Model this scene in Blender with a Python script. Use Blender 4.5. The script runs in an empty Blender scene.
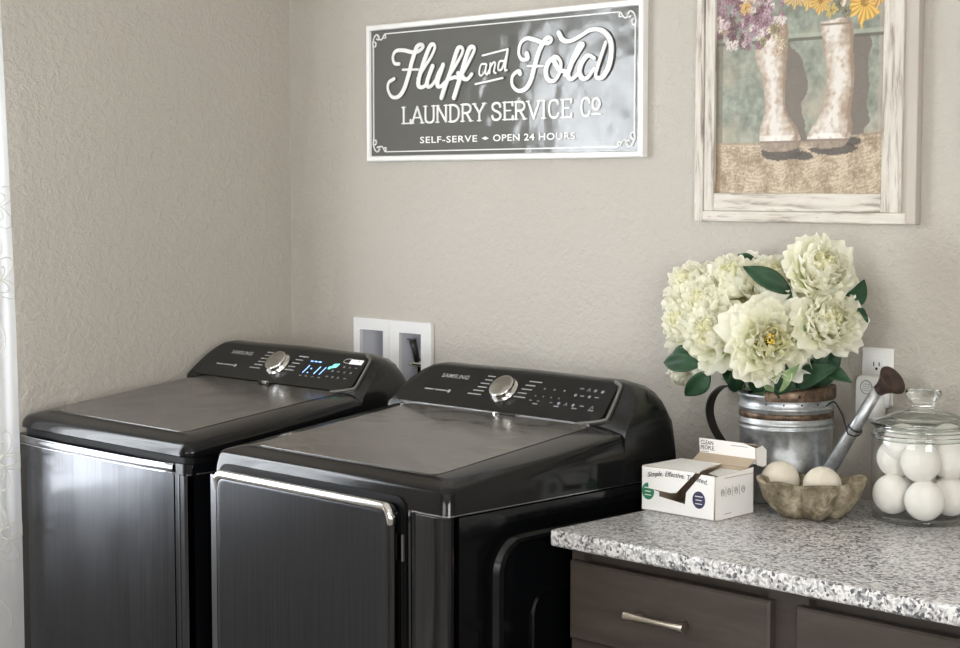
import bpy, bmesh, math, random
from mathutils import Vector, Matrix, noise
PI = math.pi
R = math.radians
scene = bpy.context.scene
COL = scene.collection
rng = random.Random(7)

# ------------------------------------------------------------------ materials
def srgb(h):
    if isinstance(h, str):
        h = h.lstrip('#'); c = [int(h[i:i+2], 16)/255 for i in (0, 2, 4)]
    else:
        c = h
    return tuple(x/12.92 if x <= .04045 else ((x+.055)/1.055)**2.4 for x in c)

class NT:
    def __init__(s, name):
        s.m = bpy.data.materials.new(name); s.m.use_nodes = True
        s.n = s.m.node_tree.nodes; s.l = s.m.node_tree.links
        s.b = s.n['Principled BSDF']; s.o = s.n['Material Output']
    def new(s, t, **k):
        n = s.n.new(t)
        for a, v in k.items():
            if a.startswith('i_'):
                n.inputs[a[2:].replace('_', ' ')].default_value = v
            else: setattr(n, a, v)
        return n
    def link(s, a, b): s.l.new(a, b)
    def coords(s, scale=(1, 1, 1), rot=(0, 0, 0)):
        t = s.new('ShaderNodeTexCoord'); m = s.new('ShaderNodeMapping')
        m.inputs['Scale'].default_value = scale; m.inputs['Rotation'].default_value = rot
        s.link(t.outputs['Object'], m.inputs['Vector']); return m.outputs['Vector']
    def noise(s, vec, scale, detail=3, rough=.5, dist=0):
        n = s.new('ShaderNodeTexNoise'); n.inputs['Scale'].default_value = scale
        n.inputs['Detail'].default_value = detail; n.inputs['Roughness'].default_value = rough
        n.inputs['Distortion'].default_value = dist
        if vec is not None: s.link(vec, n.inputs['Vector'])
        return n.outputs['Fac']
    def ramp(s, fac, stops, interp='LINEAR'):
        r = s.new('ShaderNodeValToRGB'); r.color_ramp.interpolation = interp
        e = r.color_ramp.elements
        while len(e) < len(stops): e.new(.5)
        for el, (p, c) in zip(e, stops):
            el.position = p; el.color = (*srgb(c), 1) if not isinstance(c, float) else (c, c, c, 1)
        s.link(fac, r.inputs['Fac']); return r.outputs['Color']
    def bump(s, h, strength, dist=.002, inp=None):
        b = s.new('ShaderNodeBump'); b.inputs['Strength'].default_value = strength
        b.inputs['Distance'].default_value = dist
        s.link(h, b.inputs['Height'])
        if inp is not None: s.link(inp, b.inputs['Normal'])
        s.link(b.outputs['Normal'], s.b.inputs['Normal']); return b.outputs['Normal']
    def P(s, **k):
        for a, v in k.items():
            key = {'color': 'Base Color', 'rough': 'Roughness', 'metal': 'Metallic', 'ior': 'IOR', 'spec': 'Specular IOR Level',
                   'trans': 'Transmission Weight', 'coat': 'Coat Weight', 'coatr': 'Coat Roughness', 'sss': 'Subsurface Weight',
                   'emit': 'Emission Strength', 'ecol': 'Emission Color', 'aniso': 'Anisotropic', 'sheen': 'Sheen Weight'}[a]
            if key in ('Base Color', 'Emission Color') and not hasattr(v, 'is_output'): v = (*srgb(v), 1)
            if hasattr(v, 'is_output'): s.link(v, s.b.inputs[key])
            else: s.b.inputs[key].default_value = v
        return s

def plain(name, color, rough=.5, metal=0, **k):
    return NT(name).P(color=color, rough=rough, metal=metal, **k).m

M = {}
def build_materials():
    # textured wall paint
    for key, c in (('wall', '#b9b3a9'), ('wall_side', '#b9b3a9')):
        t = NT('greige_wall_paint'); v = t.coords()
        n1 = t.noise(v, 52, 3, .55, .35); n2 = t.noise(v, 150, 2)
        r = t.ramp(n1, [(.42, 0.0), (.62, 1.0)])
        mx = t.new('ShaderNodeMath', operation='MULTIPLY_ADD'); t.link(r, mx.inputs[0]); mx.inputs[1].default_value = 1
        t.link(n2, mx.inputs[2])
        t.P(color=c, rough=.62, spec=.3); t.bump(mx.outputs[0], .42, .0028); M[key] = t.m
    M['ceiling'] = plain('white_ceiling_paint', '#e6e3de', .8)
    M['white_trim'] = plain('white_trim_paint', '#eceae6', .4)
    t = NT('grey_brown_floor_boards'); v = t.coords((1, 7, 1))
    t.P(color=t.ramp(t.noise(v, 2.2, 5), [(.3, '#77726d'), (.7, '#8e8983')]), rough=.4); M['floor'] = t.m
    # appliances
    t = NT('brushed_black_stainless'); v = t.coords((90, 90, 1.2))
    t.P(color=t.ramp(t.noise(v, 3, 3), [(.3, '#47484b'), (.7, '#525356')]), rough=.15, metal=1.0); M['front'] = t.m
    t = NT('dark_painted_steel'); t.P(color='#131314', rough=.12, metal=0, spec=.3, coat=.0, coatr=.06); M['paint'] = t.m
    t = NT('black_enamel_side'); t.P(color='#0a0b0d', rough=.16, spec=.5); M['side'] = t.m
    t = NT('smoked_glass_lid'); v = t.coords((1, 1, 1))
    n = t.noise(v, 7, 4, .6, 1.2)
    t.P(color='#423f3b', rough=t.ramp(n, [(.35, .12), (.7, .25)]), spec=.72); M['lid'] = t.m
    t = NT('dusty_smoked_glass_top'); v = t.coords((1, 2.4, 1))
    n = t.noise(v, 5, 4, .6, 1.6)
    t.P(color=t.ramp(n, [(.40, '#3d3a37'), (.55, '#55514c'), (.68, '#423f3b')]), rough=t.ramp(n, [(.4, .1), (.6, .24)]), spec=.75); M['top_glass'] = t.m
    M['black_gloss'] = plain('black_gloss_plastic', '#121212', .22)
    M['panel'] = plain('black_control_glass', '#151515', .25, spec=.4)
    M['black'] = plain('matt_black_gasket', '#050505', .6, spec=.2)
    M['trim_dark'] = plain('satin_grey_trim', '#8b8985', .32, .8)
    M['chrome'] = plain('polished_chrome', '#d8d6d2', .12, 1)
    M['steel_bright'] = plain('bright_brushed_strip', '#b9b9bb', .22, 1)
    t = NT('spun_steel_knob'); t.P(color='#a9a49c', rough=.3, metal=1, aniso=.7); M['knob'] = t.m
    M['strip_grey'] = plain('grey_mirror_strip', '#7c7c7f', .1, 1)
    M['print_grey'] = plain('grey_printed_lettering', '#8f8f8d', .5)
    M['print_dim'] = plain('dim_printed_symbols', '#77777a', .5)
    M['led_blue'] = plain('lit_blue_display', '#9cc4ff', .5, ecol='#7fb4ff', emit=1.1)
    M['led_teal'] = plain('lit_teal_symbol', '#7fe0d0', .5, ecol='#5fe0cc', emit=1.0)
    M['led_green'] = plain('lit_green_indicator', '#40d080', .5, ecol='#40e090', emit=1.2)
    M['sticker'] = plain('white_sticker', '#eeeeee', .5)
    # sign
    t = NT('grey_enamel_sign_face'); v = t.coords((1, 1, 1))
    t.P(color='#62625f', rough=.12, spec=.55, coat=.25, coatr=.05); t.bump(t.noise(v, 8, 2), .7, .014); M['sign'] = t.m
    M['sign_white'] = plain('white_enamel', '#eeedea', .3)
    M['letter_edge'] = plain('dark_letter_outline', '#4c4c4a', .3)
    # distressed frame
    for key, sc in (('wood_v', (14, 14, 1.3)), ('wood_h', (1.3, 14, 14))):
        t = NT('distressed_whitewashed_wood'); v = t.coords(sc)
        n = t.noise(v, 5.5, 5, .62, .35)
        t.P(color=t.ramp(n, [(.30, '#7a7066'), (.40, '#aba196'), (.48, '#cbc4b9'), (.62, '#d8d3c9'), (.70, '#aaa196')]), rough=.75)
        t.bump(n, .5, .004); M[key] = t.m
    M['frame_edge'] = plain('grey_frame_edge', '#bcb4aa', .7)
    t = NT('printed_paper'); a = t.new('ShaderNodeVertexColor'); a.layer_name = 'Col'
    t.P(color=a.outputs['Color'], rough=.6); M['print'] = t.m
    # counter
    t = NT('speckled_granite'); v0 = t.coords()
    nn = t.new('ShaderNodeTexNoise'); nn.inputs['Scale'].default_value = 90; t.link(v0, nn.inputs['Vector'])
    mix = t.new('ShaderNodeVectorMath', operation='SCALE'); t.link(nn.outputs['Color'], mix.inputs[0]); mix.inputs['Scale'].default_value = .009
    ad = t.new('ShaderNodeVectorMath', operation='ADD'); t.link(v0, ad.inputs[0]); t.link(mix.outputs[0], ad.inputs[1])
    vo = t.new('ShaderNodeTexVoronoi'); vo.inputs['Scale'].default_value = 205; t.link(ad.outputs[0], vo.inputs['Vector'])
    sep = t.new('ShaderNodeSeparateColor'); t.link(vo.outputs['Color'], sep.inputs[0])
    big = t.noise(v0, 42, 2)
    m2 = t.new('ShaderNodeMath', operation='MULTIPLY_ADD'); t.link(big, m2.inputs[0]); m2.inputs[1].default_value = 1.1
    t.link(sep.outputs[0], m2.inputs[2])
    m3 = t.new('ShaderNodeMath', operation='SUBTRACT'); t.link(m2.outputs[0], m3.inputs[0]); m3.inputs[1].default_value = .55
    t.P(color=t.ramp(m3.outputs[0], [(0, '#57575a'), (.12, '#838385'), (.25, '#a5a5a5'), (.37, '#c4c3c2'), (.52, '#dfdddb'), (.9, '#b9b7b5')], 'CONSTANT'), rough=.28)
    M['granite'] = t.m
    t = NT('dark_stained_wood'); v = t.coords((1.2, 6, 9))
    t.P(color=t.ramp(t.noise(v, 6, 5, .6, .4), [(.3, '#352f2a'), (.7, '#463e38')]), rough=.42); M['wood'] = t.m
    M['nickel'] = plain('satin_nickel', '#c2b9ac', .28, 1)
    # can
    t = NT('galvanised_metal'); v = t.coords()
    n = t.noise(v, 26, 5, .65, .5)
    t.P(color=t.ramp(n, [(.3, '#8c8f92'), (.5, '#b3b6b8'), (.7, '#d2d4d4')]), rough=t.ramp(n, [(.3, .3), (.7, .5)]), metal=.85); t.bump(n, .15, .002); M['galv'] = t.m
    t = NT('worn_copper'); v = t.coords()
    n = t.noise(v, 60, 5, .7)
    t.P(color=t.ramp(n, [(.3, '#352b24'), (.5, '#63503f'), (.7, '#8d7866')]), rough=.45, metal=.6); M['copper'] = t.m
    t = NT('rusty_brown_metal'); v = t.coords()
    t.P(color=t.ramp(t.noise(v, 70, 4), [(.3, '#33261f'), (.7, '#54433a')]), rough=.55, metal=.4); M['rust'] = t.m
    M['iron'] = plain('dark_iron_strap', '#33302d', .4, .5)
    # flowers
    t = NT('cream_petals'); a = t.new('ShaderNodeVertexColor'); a.layer_name = 'Col'
    t.P(color=a.outputs['Color'], rough=.6, spec=.2)
    tr = t.new('ShaderNodeBsdfTranslucent'); t.link(a.outputs['Color'], tr.inputs['Color'])
    ms = t.new('ShaderNodeMixShader'); ms.inputs[0].default_value = .38
    t.link(t.b.outputs[0], ms.inputs[1]); t.link(tr.outputs[0], ms.inputs[2]); t.link(ms.outputs[0], t.o.inputs['Surface']); M['petal'] = t.m
    t = NT('dark_green_leaf'); v = t.coords()
    t.P(color=t.ramp(t.noise(v, 22, 3), [(.3, '#1a3320'), (.7, '#34553a')]), rough=.5, spec=.3); M['leaf'] = t.m
    t = NT('pale_green_leaf'); v = t.coords()
    t.P(color=t.ramp(t.noise(v, 30, 3), [(.3, '#6f8a5c'), (.7, '#a9bf8e')]), rough=.45); M['leaf_pale'] = t.m
    M['stem'] = plain('green_stem', '#7d9a72', .5)
    M['stamen'] = plain('yellow_stamens', '#e3c655', .7)
    # bowl and balls
    t = NT('mossy_carved_stone'); v = t.coords()
    n = t.noise(v, 35, 6, .65, .4)
    t.P(color=t.ramp(n, [(.3, '#4b4130'), (.45, '#776c56'), (.6, '#9c927c'), (.75, '#c0b7a3')]), rough=.75); t.bump(n, .6, .004); M['stone'] = t.m
    for key, c in (('wool', '#ece8e1'), ('wool_cream', '#ddd4c3')):
        t = NT('felted_wool'); v = t.coords()
        t.P(color=c, rough=.95, spec=.1, sheen=.3); t.bump(t.noise(v, 130, 5, .7), .45, .003); M[key] = t.m
    # glass
    t = NT('thin_clear_glass')
    g = t.new('ShaderNodeBsdfGlossy'); g.inputs['Roughness'].default_value = .02
    tp = t.new('ShaderNodeBsdfTransparent'); tp.inputs['Color'].default_value = (.97, .98, .975, 1)
    fr = t.new('ShaderNodeFresnel'); gm = t.new('ShaderNodeNewGeometry'); ma = t.new('ShaderNodeMath', operation='MULTIPLY_ADD')
    t.link(gm.outputs['Backfacing'], ma.inputs[0]); ma.inputs[1].default_value = -.8333; ma.inputs[2].default_value = 1.5; t.link(ma.outputs[0], fr.inputs['IOR'])
    ms = t.new('ShaderNodeMixShader'); t.link(fr.outputs[0], ms.inputs[0]); t.link(tp.outputs[0], ms.inputs[1]); t.link(g.outputs[0], ms.inputs[2])
    t.link(ms.outputs[0], t.o.inputs['Surface']); M['thin_glass'] = t.m
    M['glass'] = plain('clear_glass', '#f7fbf9', .0, trans=1.0, ior=1.48)
    # carton
    M['card'] = plain('white_printed_card', '#f3f1ee', .5)
    M['kraft'] = plain('tan_card_inside', '#b5a48f', .8)
    M['ink'] = plain('black_print', '#2a2a2c', .6)
    M['ink_grey'] = plain('grey_print', '#8e9088', .6)
    M['ink_green'] = plain('green_print', '#2c7a55', .6)
    M['ink_navy'] = plain('navy_print', '#3a3a5a', .6)
    M['plastic_white'] = plain('white_plastic', '#e9e8e6', .35)
    M['plastic_grey'] = plain('grey_white_recess_plastic', '#d2d3d8', .45)
    M['hole'] = plain('dark_slot', '#1a1a1a', .6)
    # sheer curtain
    t = NT('sheer_white_fabric'); v = t.coords((1, 1, 1))
    d = t.new('ShaderNodeBsdfDiffuse'); d.inputs['Color'].default_value = (.86, .87, .89, 1)
    tl = t.new('ShaderNodeBsdfTranslucent'); tl.inputs['Color'].default_value = (.88, .9, .93, 1)
    tp = t.new('ShaderNodeBsdfTransparent')
    m1 = t.new('ShaderNodeMixShader'); m1.inputs[0].default_value = .62; t.link(d.outputs[0], m1.inputs[1]); t.link(tl.outputs[0], m1.inputs[2])
    m2 = t.new('ShaderNodeMixShader'); m2.inputs[0].default_value = .28; t.link(m1.outputs[0], m2.inputs[1]); t.link(tp.outputs[0], m2.inputs[2])
    t.link(m2.outputs[0], t.o.inputs['Surface']); M['sheer'] = t.m
    M['thread'] = plain('off_white_embroidery', '#c9c6bd', .8)
    M['lamp'] = plain('lit_lamp_diffuser', '#ffffff', .5, ecol='#fff4e6', emit=6)
    M['blade'] = plain('window_glass', '#ffffff', 0, trans=1.0, ior=1.01)
build_materials()

# ------------------------------------------------------------------ geometry helpers
def link(name, bm, mat, parent=None, smooth=False, loc=None):
    me = bpy.data.meshes.new(name); bm.normal_update(); bm.to_mesh(me); bm.free()
    for m in (mat if isinstance(mat, (list, tuple)) else [mat]): me.materials.append(m)
    if smooth:
        for p in me.polygons: p.use_smooth = True
    o = bpy.data.objects.new(name, me); COL.objects.link(o)
    if parent: o.parent = parent
    if loc: o.location = loc
    return o

def smooth_by_angle(o, deg=35):
    me = o.data
    for p in me.polygons: p.use_smooth = True
    bm = bmesh.new(); bm.from_mesh(me)
    for e in bm.edges:
        if len(e.link_faces) == 2 and e.calc_face_angle(0) > R(deg): e.smooth = False
    bm.to_mesh(me); bm.free(); return o

def empty(name, loc, label=None, cat=None, group=None, rz=0):
    o = bpy.data.objects.new(name, None); COL.objects.link(o); o.location = loc; o.rotation_euler = (0, 0, rz)
    o.empty_display_size = .05
    tag(o, label, cat, group); return o
def tag(o, label=None, cat=None, group=None, kind=None):
    if label: o['label'] = label
    if cat: o['category'] = cat
    if group: o['group'] = group
    if kind: o['kind'] = kind
    return o

def add_box(bm, c0, c1, bev=0, seg=2):
    x0, y0, z0 = c0; x1, y1, z1 = c1
    r = bmesh.ops.create_cube(bm, size=1)
    vs = r['verts']
    for v in vs:
        v.co = Vector(((x0+x1)/2+v.co.x*(x1-x0), (y0+y1)/2+v.co.y*(y1-y0), (z0+z1)/2+v.co.z*(z1-z0)))
    if bev:
        es = list({e for v in vs for e in v.link_edges})
        bmesh.ops.bevel(bm, geom=es, offset=bev, segments=seg, affect='EDGES', profile=.5)
def box(name, c0, c1, mat, parent=None, bev=0, seg=2):
    bm = bmesh.new(); add_box(bm, c0, c1, bev, seg)
    o = link(name, bm, mat, parent)
    if bev: smooth_by_angle(o, 50)
    return o

def lathe(bm, prof, c=(0, 0, 0), n=48, mat=Matrix.Identity(3), fn=None, closed=False, mi=0, a0=0, a1=2*PI):
    c = Vector(c); rings = []
    full = abs(a1-a0-2*PI) < 1e-6
    cnt = n if full else n+1
    for r, z in prof:
        ring = []
        for i in range(cnt):
            a = a0+(a1-a0)*i/n
            rr = r if fn is None else r*fn(a, z)
            ring.append(bm.verts.new(c+mat @ Vector((rr*math.cos(a), rr*math.sin(a), z))))
        rings.append(ring)
    for A, B in zip(rings, rings[1:]):
        for i in range(n):
            j = (i+1) % cnt
            f = bm.faces.new((A[i], A[j], B[j], B[i])); f.material_index = mi
    if closed and full:
        bm.faces.new(list(reversed(rings[0]))); bm.faces.new(rings[-1])
    return rings

def catmull(pts, sub=6):
    pts = [Vector(p) for p in pts]
    if len(pts) < 3: return pts
    out = []
    P = [2*pts[0]-pts[1]]+pts+[2*pts[-1]-pts[-2]]
    for i in range(1, len(P)-2):
        for k in range(sub):
            t = k/sub
            a, b, c, d = P[i-1], P[i], P[i+1], P[i+2]
            out.append(.5*((2*b)+(c-a)*t+(2*a-5*b+4*c-d)*t*t+(3*b-a-3*c+d)*t**3))
    out.append(pts[-1]); return out

def tube(bm, pts, rad, n=10, cap=True, flat=None):
    """round tube; flat=(a,b) gives an oval section"""
    pts = [Vector(p) for p in pts]; rings = []
    up = Vector((0, 0, 1))
    tan0 = (pts[1]-pts[0]).normalized()
    if abs(tan0.dot(up)) > .95: up = Vector((0, 1, 0))
    u = tan0.cross(up).normalized()
    for i, p in enumerate(pts):
        t = (pts[min(i+1, len(pts)-1)]-pts[max(i-1, 0)]).normalized()
        u = (u-t*u.dot(t)).normalized(); w = t.cross(u)
        r = rad[i] if isinstance(rad, (list, tuple)) else rad
        fa, fb = flat or (1, 1)
        rings.append([bm.verts.new(p+(u*math.cos(2*PI*k/n)*fa+w*math.sin(2*PI*k/n)*fb)*r) for k in range(n)])
    for A, B in zip(rings, rings[1:]):
        for i in range(n):
            j = (i+1) % n; bm.faces.new((A[i], A[j], B[j], B[i]))
    if cap:
        bm.faces.new(list(reversed(rings[0]))); bm.faces.new(rings[-1])

def prism(bm, poly, mapf, h0, h1, mi=0):
    """poly (u,v) list; mapf(u,v,h) -> point"""
    a = [bm.verts.new(mapf(u, v, h0)) for u, v in poly]; b = [bm.verts.new(mapf(u, v, h1)) for u, v in poly]
    n = len(poly)
    try:
        f = bm.faces.new(b); f.material_index = mi
        f = bm.faces.new(list(reversed(a))); f.material_index = mi
    except ValueError: pass
    for i in range(n):
        j = (i+1) % n; f = bm.faces.new((a[i], a[j], b[j], b[i])); f.material_index = mi

def rrect(x0, x1, y0, y1, r, seg=5):
    pts = []
    for cx, cy, a in ((x1-r, y1-r, 0), (x0+r, y1-r, 90), (x0+r, y0+r, 180), (x1-r, y0+r, 270)):
        for k in range(seg+1):
            t = R(a+90*k/seg); pts.append((cx+r*math.cos(t), cy+r*math.sin(t)))
    return pts

def stroke(bm, pts, wid, mapf, h0, h1, taper=False, sub=6, mi=0, ramp=0.0):
    """flat ribbon pen stroke with thickness; pts are (u,v)"""
    P = catmull([(p[0], p[1], 0) for p in pts], sub)
    L, Rr = [], []
    n = len(P)
    for i, p in enumerate(P):
        t = (P[min(i+1, n-1)]-P[max(i-1, 0)])
        if t.length < 1e-9: t = Vector((1, 0, 0))
        t.normalize(); nn = Vector((-t.y, t.x, 0))
        w = wid[min(int(i/n*len(wid)), len(wid)-1)] if isinstance(wid, (list, tuple)) else wid
        if not isinstance(wid, (list, tuple)) and taper: w = wid*(1+.45*max(0, -t.y)-.1*max(0, t.y))*.8
        L.append(p+nn*w/2); Rr.append(p-nn*w/2)
    hr = lambda i: h1+ramp*i/n
    w0 = (L[0]-Rr[0]).length; w1 = (L[-1]-Rr[-1]).length
    quads = [(L[i], Rr[i], Rr[i+1], L[i+1]) for i in range(n-1)]
    la = [(bm.verts.new(mapf(a.x, a.y, hr(i))), bm.verts.new(mapf(b.x, b.y, hr(i))), bm.verts.new(mapf(a.x, a.y, h0)), bm.verts.new(mapf(b.x, b.y, h0))) for i, (a, b) in enumerate(zip(L, Rr))]
    for A, B in zip(la, la[1:]):
        for q in ((A[0], A[1], B[1], B[0]), (A[1], A[3], B[3], B[1]), (A[2], A[0], B[0], B[2])):
            f = bm.faces.new(q); f.material_index = mi
    for (p, w, hh) in ((P[0], w0, h1-.00006), (P[-1], w1, h1+ramp+.00006)):
        ring = [(p.x+math.cos(2*PI*k/10)*w/2, p.y+math.sin(2*PI*k/10)*w/2) for k in range(10)]
        prism(bm, ring, mapf, h0, hh, mi)

_fc = {}
def text_verts(s, size=1.0, shear=0, bold=0.0, space=1.0):
    cu = bpy.data.curves.new('lettering', 'FONT'); cu.body = s; cu.size = size; cu.shear = shear; cu.offset = bold
    cu.space_character = space; cu.resolution_u = 3
    o = bpy.data.objects.new('lettering', cu); COL.objects.link(o)
    dg = bpy.context.evaluated_depsgraph_get(); dg.update()
    me = bpy.data.meshes.new_from_object(o.evaluated_get(dg))
    vs = [v.co.copy() for v in me.vertices]; fs = [tuple(p.vertices) for p in me.polygons]
    bpy.data.objects.remove(o); bpy.data.curves.remove(cu); bpy.data.meshes.remove(me)
    return vs, fs
def text(bm, s, u0, v0, width, height, mapf, h=.0006, shear=0, bold=0.0, space=1.0, arc=0, mi=0):
    vs, fs = text_verts(s, 1, shear, bold, space)
    x0 = min(v.x for v in vs); x1 = max(v.x for v in vs); y0 = min(v.y for v in vs); y1 = max(v.y for v in vs)
    if height is None: height = width*(y1-y0)/(x1-x0)
    nv = []
    for v in vs:
        fx = (v.x-x0)/(x1-x0); fy = (v.y-y0)/(y1-y0)
        nv.append(bm.verts.new(mapf(u0+fx*width, v0+fy*height+arc*4*fx*(1-fx), h)))
    for f in fs:
        try: g = bm.faces.new([nv[i] for i in f]); g.material_index = mi
        except ValueError: pass

def to_linear(c): return (*srgb(c), 1.0)
def lerp(a, b, t): return tuple(a[i]+(b[i]-a[i])*t for i in range(3))
def hexc(h): h = h.lstrip('#'); return tuple(int(h[i:i+2], 16)/255 for i in (0, 2, 4))

# ------------------------------------------------------------------ the room
RX, RY, RZ = 4.7, -4.7, 2.6
def wall_with_holes(name, rects, holes, mapf, thick, mat):
    """rects=(u0,u1,v0,v1); a slab tiled round its openings"""
    u0, u1, v0, v1 = rects
    us = sorted({u0, u1, *[h[0] for h in holes], *[h[1] for h in holes]}); vs = sorted({v0, v1, *[h[2] for h in holes], *[h[3] for h in holes]})
    bm = bmesh.new(); V = {}
    def vert(i, j, k):
        if (i, j, k) not in V: V[i, j, k] = bm.verts.new(mapf(us[i], vs[j], -thick*k))
        return V[i, j, k]
    solid = lambda i, j: 0 <= i < len(us)-1 and 0 <= j < len(vs)-1 and not any(h[0] <= (us[i]+us[i+1])/2 <= h[1] and h[2] <= (vs[j]+vs[j+1])/2 <= h[3] for h in holes)
    for i in range(len(us)-1):
        for j in range(len(vs)-1):
            if not solid(i, j): continue
            bm.faces.new([vert(i, j, 0), vert(i+1, j, 0), vert(i+1, j+1, 0), vert(i, j+1, 0)])
            bm.faces.new([vert(i, j+1, 1), vert(i+1, j+1, 1), vert(i+1, j, 1), vert(i, j, 1)])
            for (di, dj, a, b) in ((-1, 0, (i, j), (i, j+1)), (1, 0, (i+1, j+1), (i+1, j)), (0, -1, (i+1, j), (i, j)), (0, 1, (i, j+1), (i+1, j+1))):
                if not solid(i+di, j+dj):
                    bm.faces.new([vert(*a, 0), vert(*b, 0), vert(*b, 1), vert(*a, 1)])
    bmesh.ops.recalc_face_normals(bm, faces=bm.faces)
    o = link(name, bm, mat); tag(o, kind='structure'); return o

LB = (.291, .388, .444, .532, 1.005, 1.172)      # laundry box openings
wall_with_holes('wall_back', (-.12, RX+.12, 0, RZ), [(LB[0], LB[1], LB[4], LB[5]), (LB[2], LB[3], LB[4], LB[5])], lambda u, v, h: Vector((u, -h, v)), .12, M['wall'])
WY0, WY1, WZ0, WZ1 = -2.0, -.99, .74, 2.06
wall_with_holes('wall_left', (RY, 0, 0, RZ), [(WY0, WY1, WZ0, WZ1)], lambda u, v, h: Vector((h, u, v)), .12, M['wall_side'])
FX0, FX1, FZ0, FZ1 = 1.5, 3.3, .95, 2.15
wall_with_holes('wall_front', (-.12, RX+.12, 0, RZ), [(FX0, FX1, FZ0, FZ1)], lambda u, v, h: Vector((u, RY+h, v)), .12, M['wall'])
GY0, GY1, GZ0, GZ1 = -3.9, -2.3, .95, 2.15  # added opening in the unseen right wall, lets fill light in
wall_with_holes('wall_right', (RY, 0, 0, RZ), [(GY0, GY1, GZ0, GZ1)], lambda u, v, h: Vector((RX-h, u, v)), .12, M['wall'])
tag(box('floor', (-.12, RY-.12, -.1), (RX+.12, .12, 0), M['floor']), kind='structure')
tag(box('ceiling', (-.12, RY-.12, RZ), (RX+.12, .12, RZ+.1), M['ceiling']), kind='structure')
bm = bmesh.new(); add_box(bm, (0.0, -.016, 0), (RX, 0, .1), .003); tag(link('baseboard_back', bm, M['white_trim']), kind='structure')
bm = bmesh.new(); add_box(bm, (0, RY, 0), (.016, -.016, .1), .003); tag(link('baseboard_left', bm, M['white_trim']), kind='structure')

def window(name, mapf, u0, u1, v0, v1, mull=True):
    """casement frame in the opening; mapf(u,v,depth out)"""
    w = empty(name, mapf((u0+u1)/2, v0, 0)); tag(w, kind='structure')
    inv = -Vector(w.location)
    def bar(nm, a0, a1, b0, b1, d0, d1, m):
        bm = bmesh.new()
        p = [mapf(a0, b0, d0), mapf(a1, b1, d1)]
        lo = [min(p[0][k], p[1][k]) for k in range(3)]; hi = [max(p[0][k], p[1][k]) for k in range(3)]
        add_box(bm, Vector(lo)+inv, Vector(hi)+inv, .004 if m is not M['blade'] else 0); link(nm, bm, m, w)
    t = .045
    bar('window_frame', u0, u0+t, v0, v1, .03, .09, M['white_trim']); bar('window_frame', u1-t, u1, v0, v1, .03, .09, M['white_trim'])
    bar('window_frame', u0+t, u1-t, v0, v0+t, .03, .09, M['white_trim']); bar('window_frame', u0+t, u1-t, v1-t, v1, .03, .09, M['white_trim'])
    um = (u0+u1)/2
    bar('window_mullion', um-.02, um+.02, v0+t, v1-t, .035, .085, M['white_trim'])
    return w
window('window_1', lambda u, v, d: Vector((-d, u, v)), WY0, WY1, WZ0, WZ1)
window('added_fill_window', lambda u, v, d: Vector((RX+d, u, v)), GY0, GY1, GZ0, GZ1)  # made-up window out of view, added to brighten the left wall
window('window_2', lambda u, v, d: Vector((u, RY-d, v)), FX0, FX1, FZ0, FZ1)

# curtain panels hung floor length in front of the window
def curtain(y0, y1, edge, label, seed):
    cx = .075
    root = empty('sheer_curtain', (cx, (y0+y1)/2, .02), label, 'curtain', 'sheer curtain panels at the window')
    bm = bmesh.new(); NY, NZ = 110, 40; top, bot = 2.17, .02
    r = random.Random(seed); ph = [r.uniform(0, 6.28) for _ in range(4)]
    ymid = (y0+y1)/2
    def P(s, t, off=0.0):
        z = bot+(top-bot)*t
        y = y0+(y1-y0)*s + edge*(1-s)*(.012*math.sin(3.1*t+.6)-.035*max(0, t-.55)**1.3)
        a = .016*(1-.25*t)
        x = a*math.sin(s*(y0-y1)*58+ph[0]+.5*math.sin(2*t+ph[1]))+.006*math.sin(s*(y0-y1)*131+ph[2]+t)
        return Vector((x+off, y-ymid, z-.02))
    g = [[bm.verts.new(P(i/NY, j/NZ)) for i in range(NY+1)] for j in range(NZ+1)]
    for j in range(NZ):
        for i in range(NY): bm.faces.new((g[j][i], g[j][i+1], g[j+1][i+1], g[j+1][i]))
    link('fabric', bm, M['sheer'], root, smooth=True)
    # embroidered flowers and winding stems
    bm = bmesh.new()
    wd = y0-y1
    def em(sy, z, pts, rad=.0013):
        L = []
        for (a, b) in pts:
            s = min(max((sy+a)/wd, .002), .998); t = (z+b-bot)/(top-bot); L.append(P(s, min(max(t, 0), 1), .0018))
        tube(bm, L, rad, 5)
    z = .25
    k = 0
    while z < 2.05:
        for sy in (.055, .30, .52):
            if sy > wd-.04: continue
            zz = z+(.12 if k % 2 else 0)+.05*math.sin(sy*31)
            for q in range(5):
                a = R(72*q+20*k)
                dx, dz = math.cos(a), math.sin(a)
                for sc in (1, .62):
                    L = []
                    for m in range(13):
                        b = 2*PI*m/12
                        lx = (.036+.034*math.cos(b))*sc+.004; ly = .02*math.sin(b)*sc
                        L.append((lx*dx-ly*dz, lx*dz+ly*dx))
                    em(sy, zz, L)
            em(sy, zz, [(.012*math.cos(2*PI*m/8), .012*math.sin(2*PI*m/8)) for m in range(9)])
            em(sy, zz-.07, [(.03*math.sin(m*.55+k), -m*.02) for m in range(9)])
        z += .30; k += 1
    link('embroidery', bm, M['thread'], root, smooth=True)
    return root
curtain(-.905, -1.46, 1, 'white sheer embroidered curtain panel hanging beside the washer at the left edge', 3)
curtain(-1.50, -2.10, 0, 'white sheer embroidered curtain panel farther from the washer', 5)
rod = empty('curtain_rod', (.075, -1.5, 2.19), 'thin dark metal rod above the window carrying the sheer panels', 'curtain rod')
bm = bmesh.new(); tube(bm, [(0, -.72, 0), (0, .66, 0)], .009, 12); link('rod', bm, M['iron'], rod, smooth=True)
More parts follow.
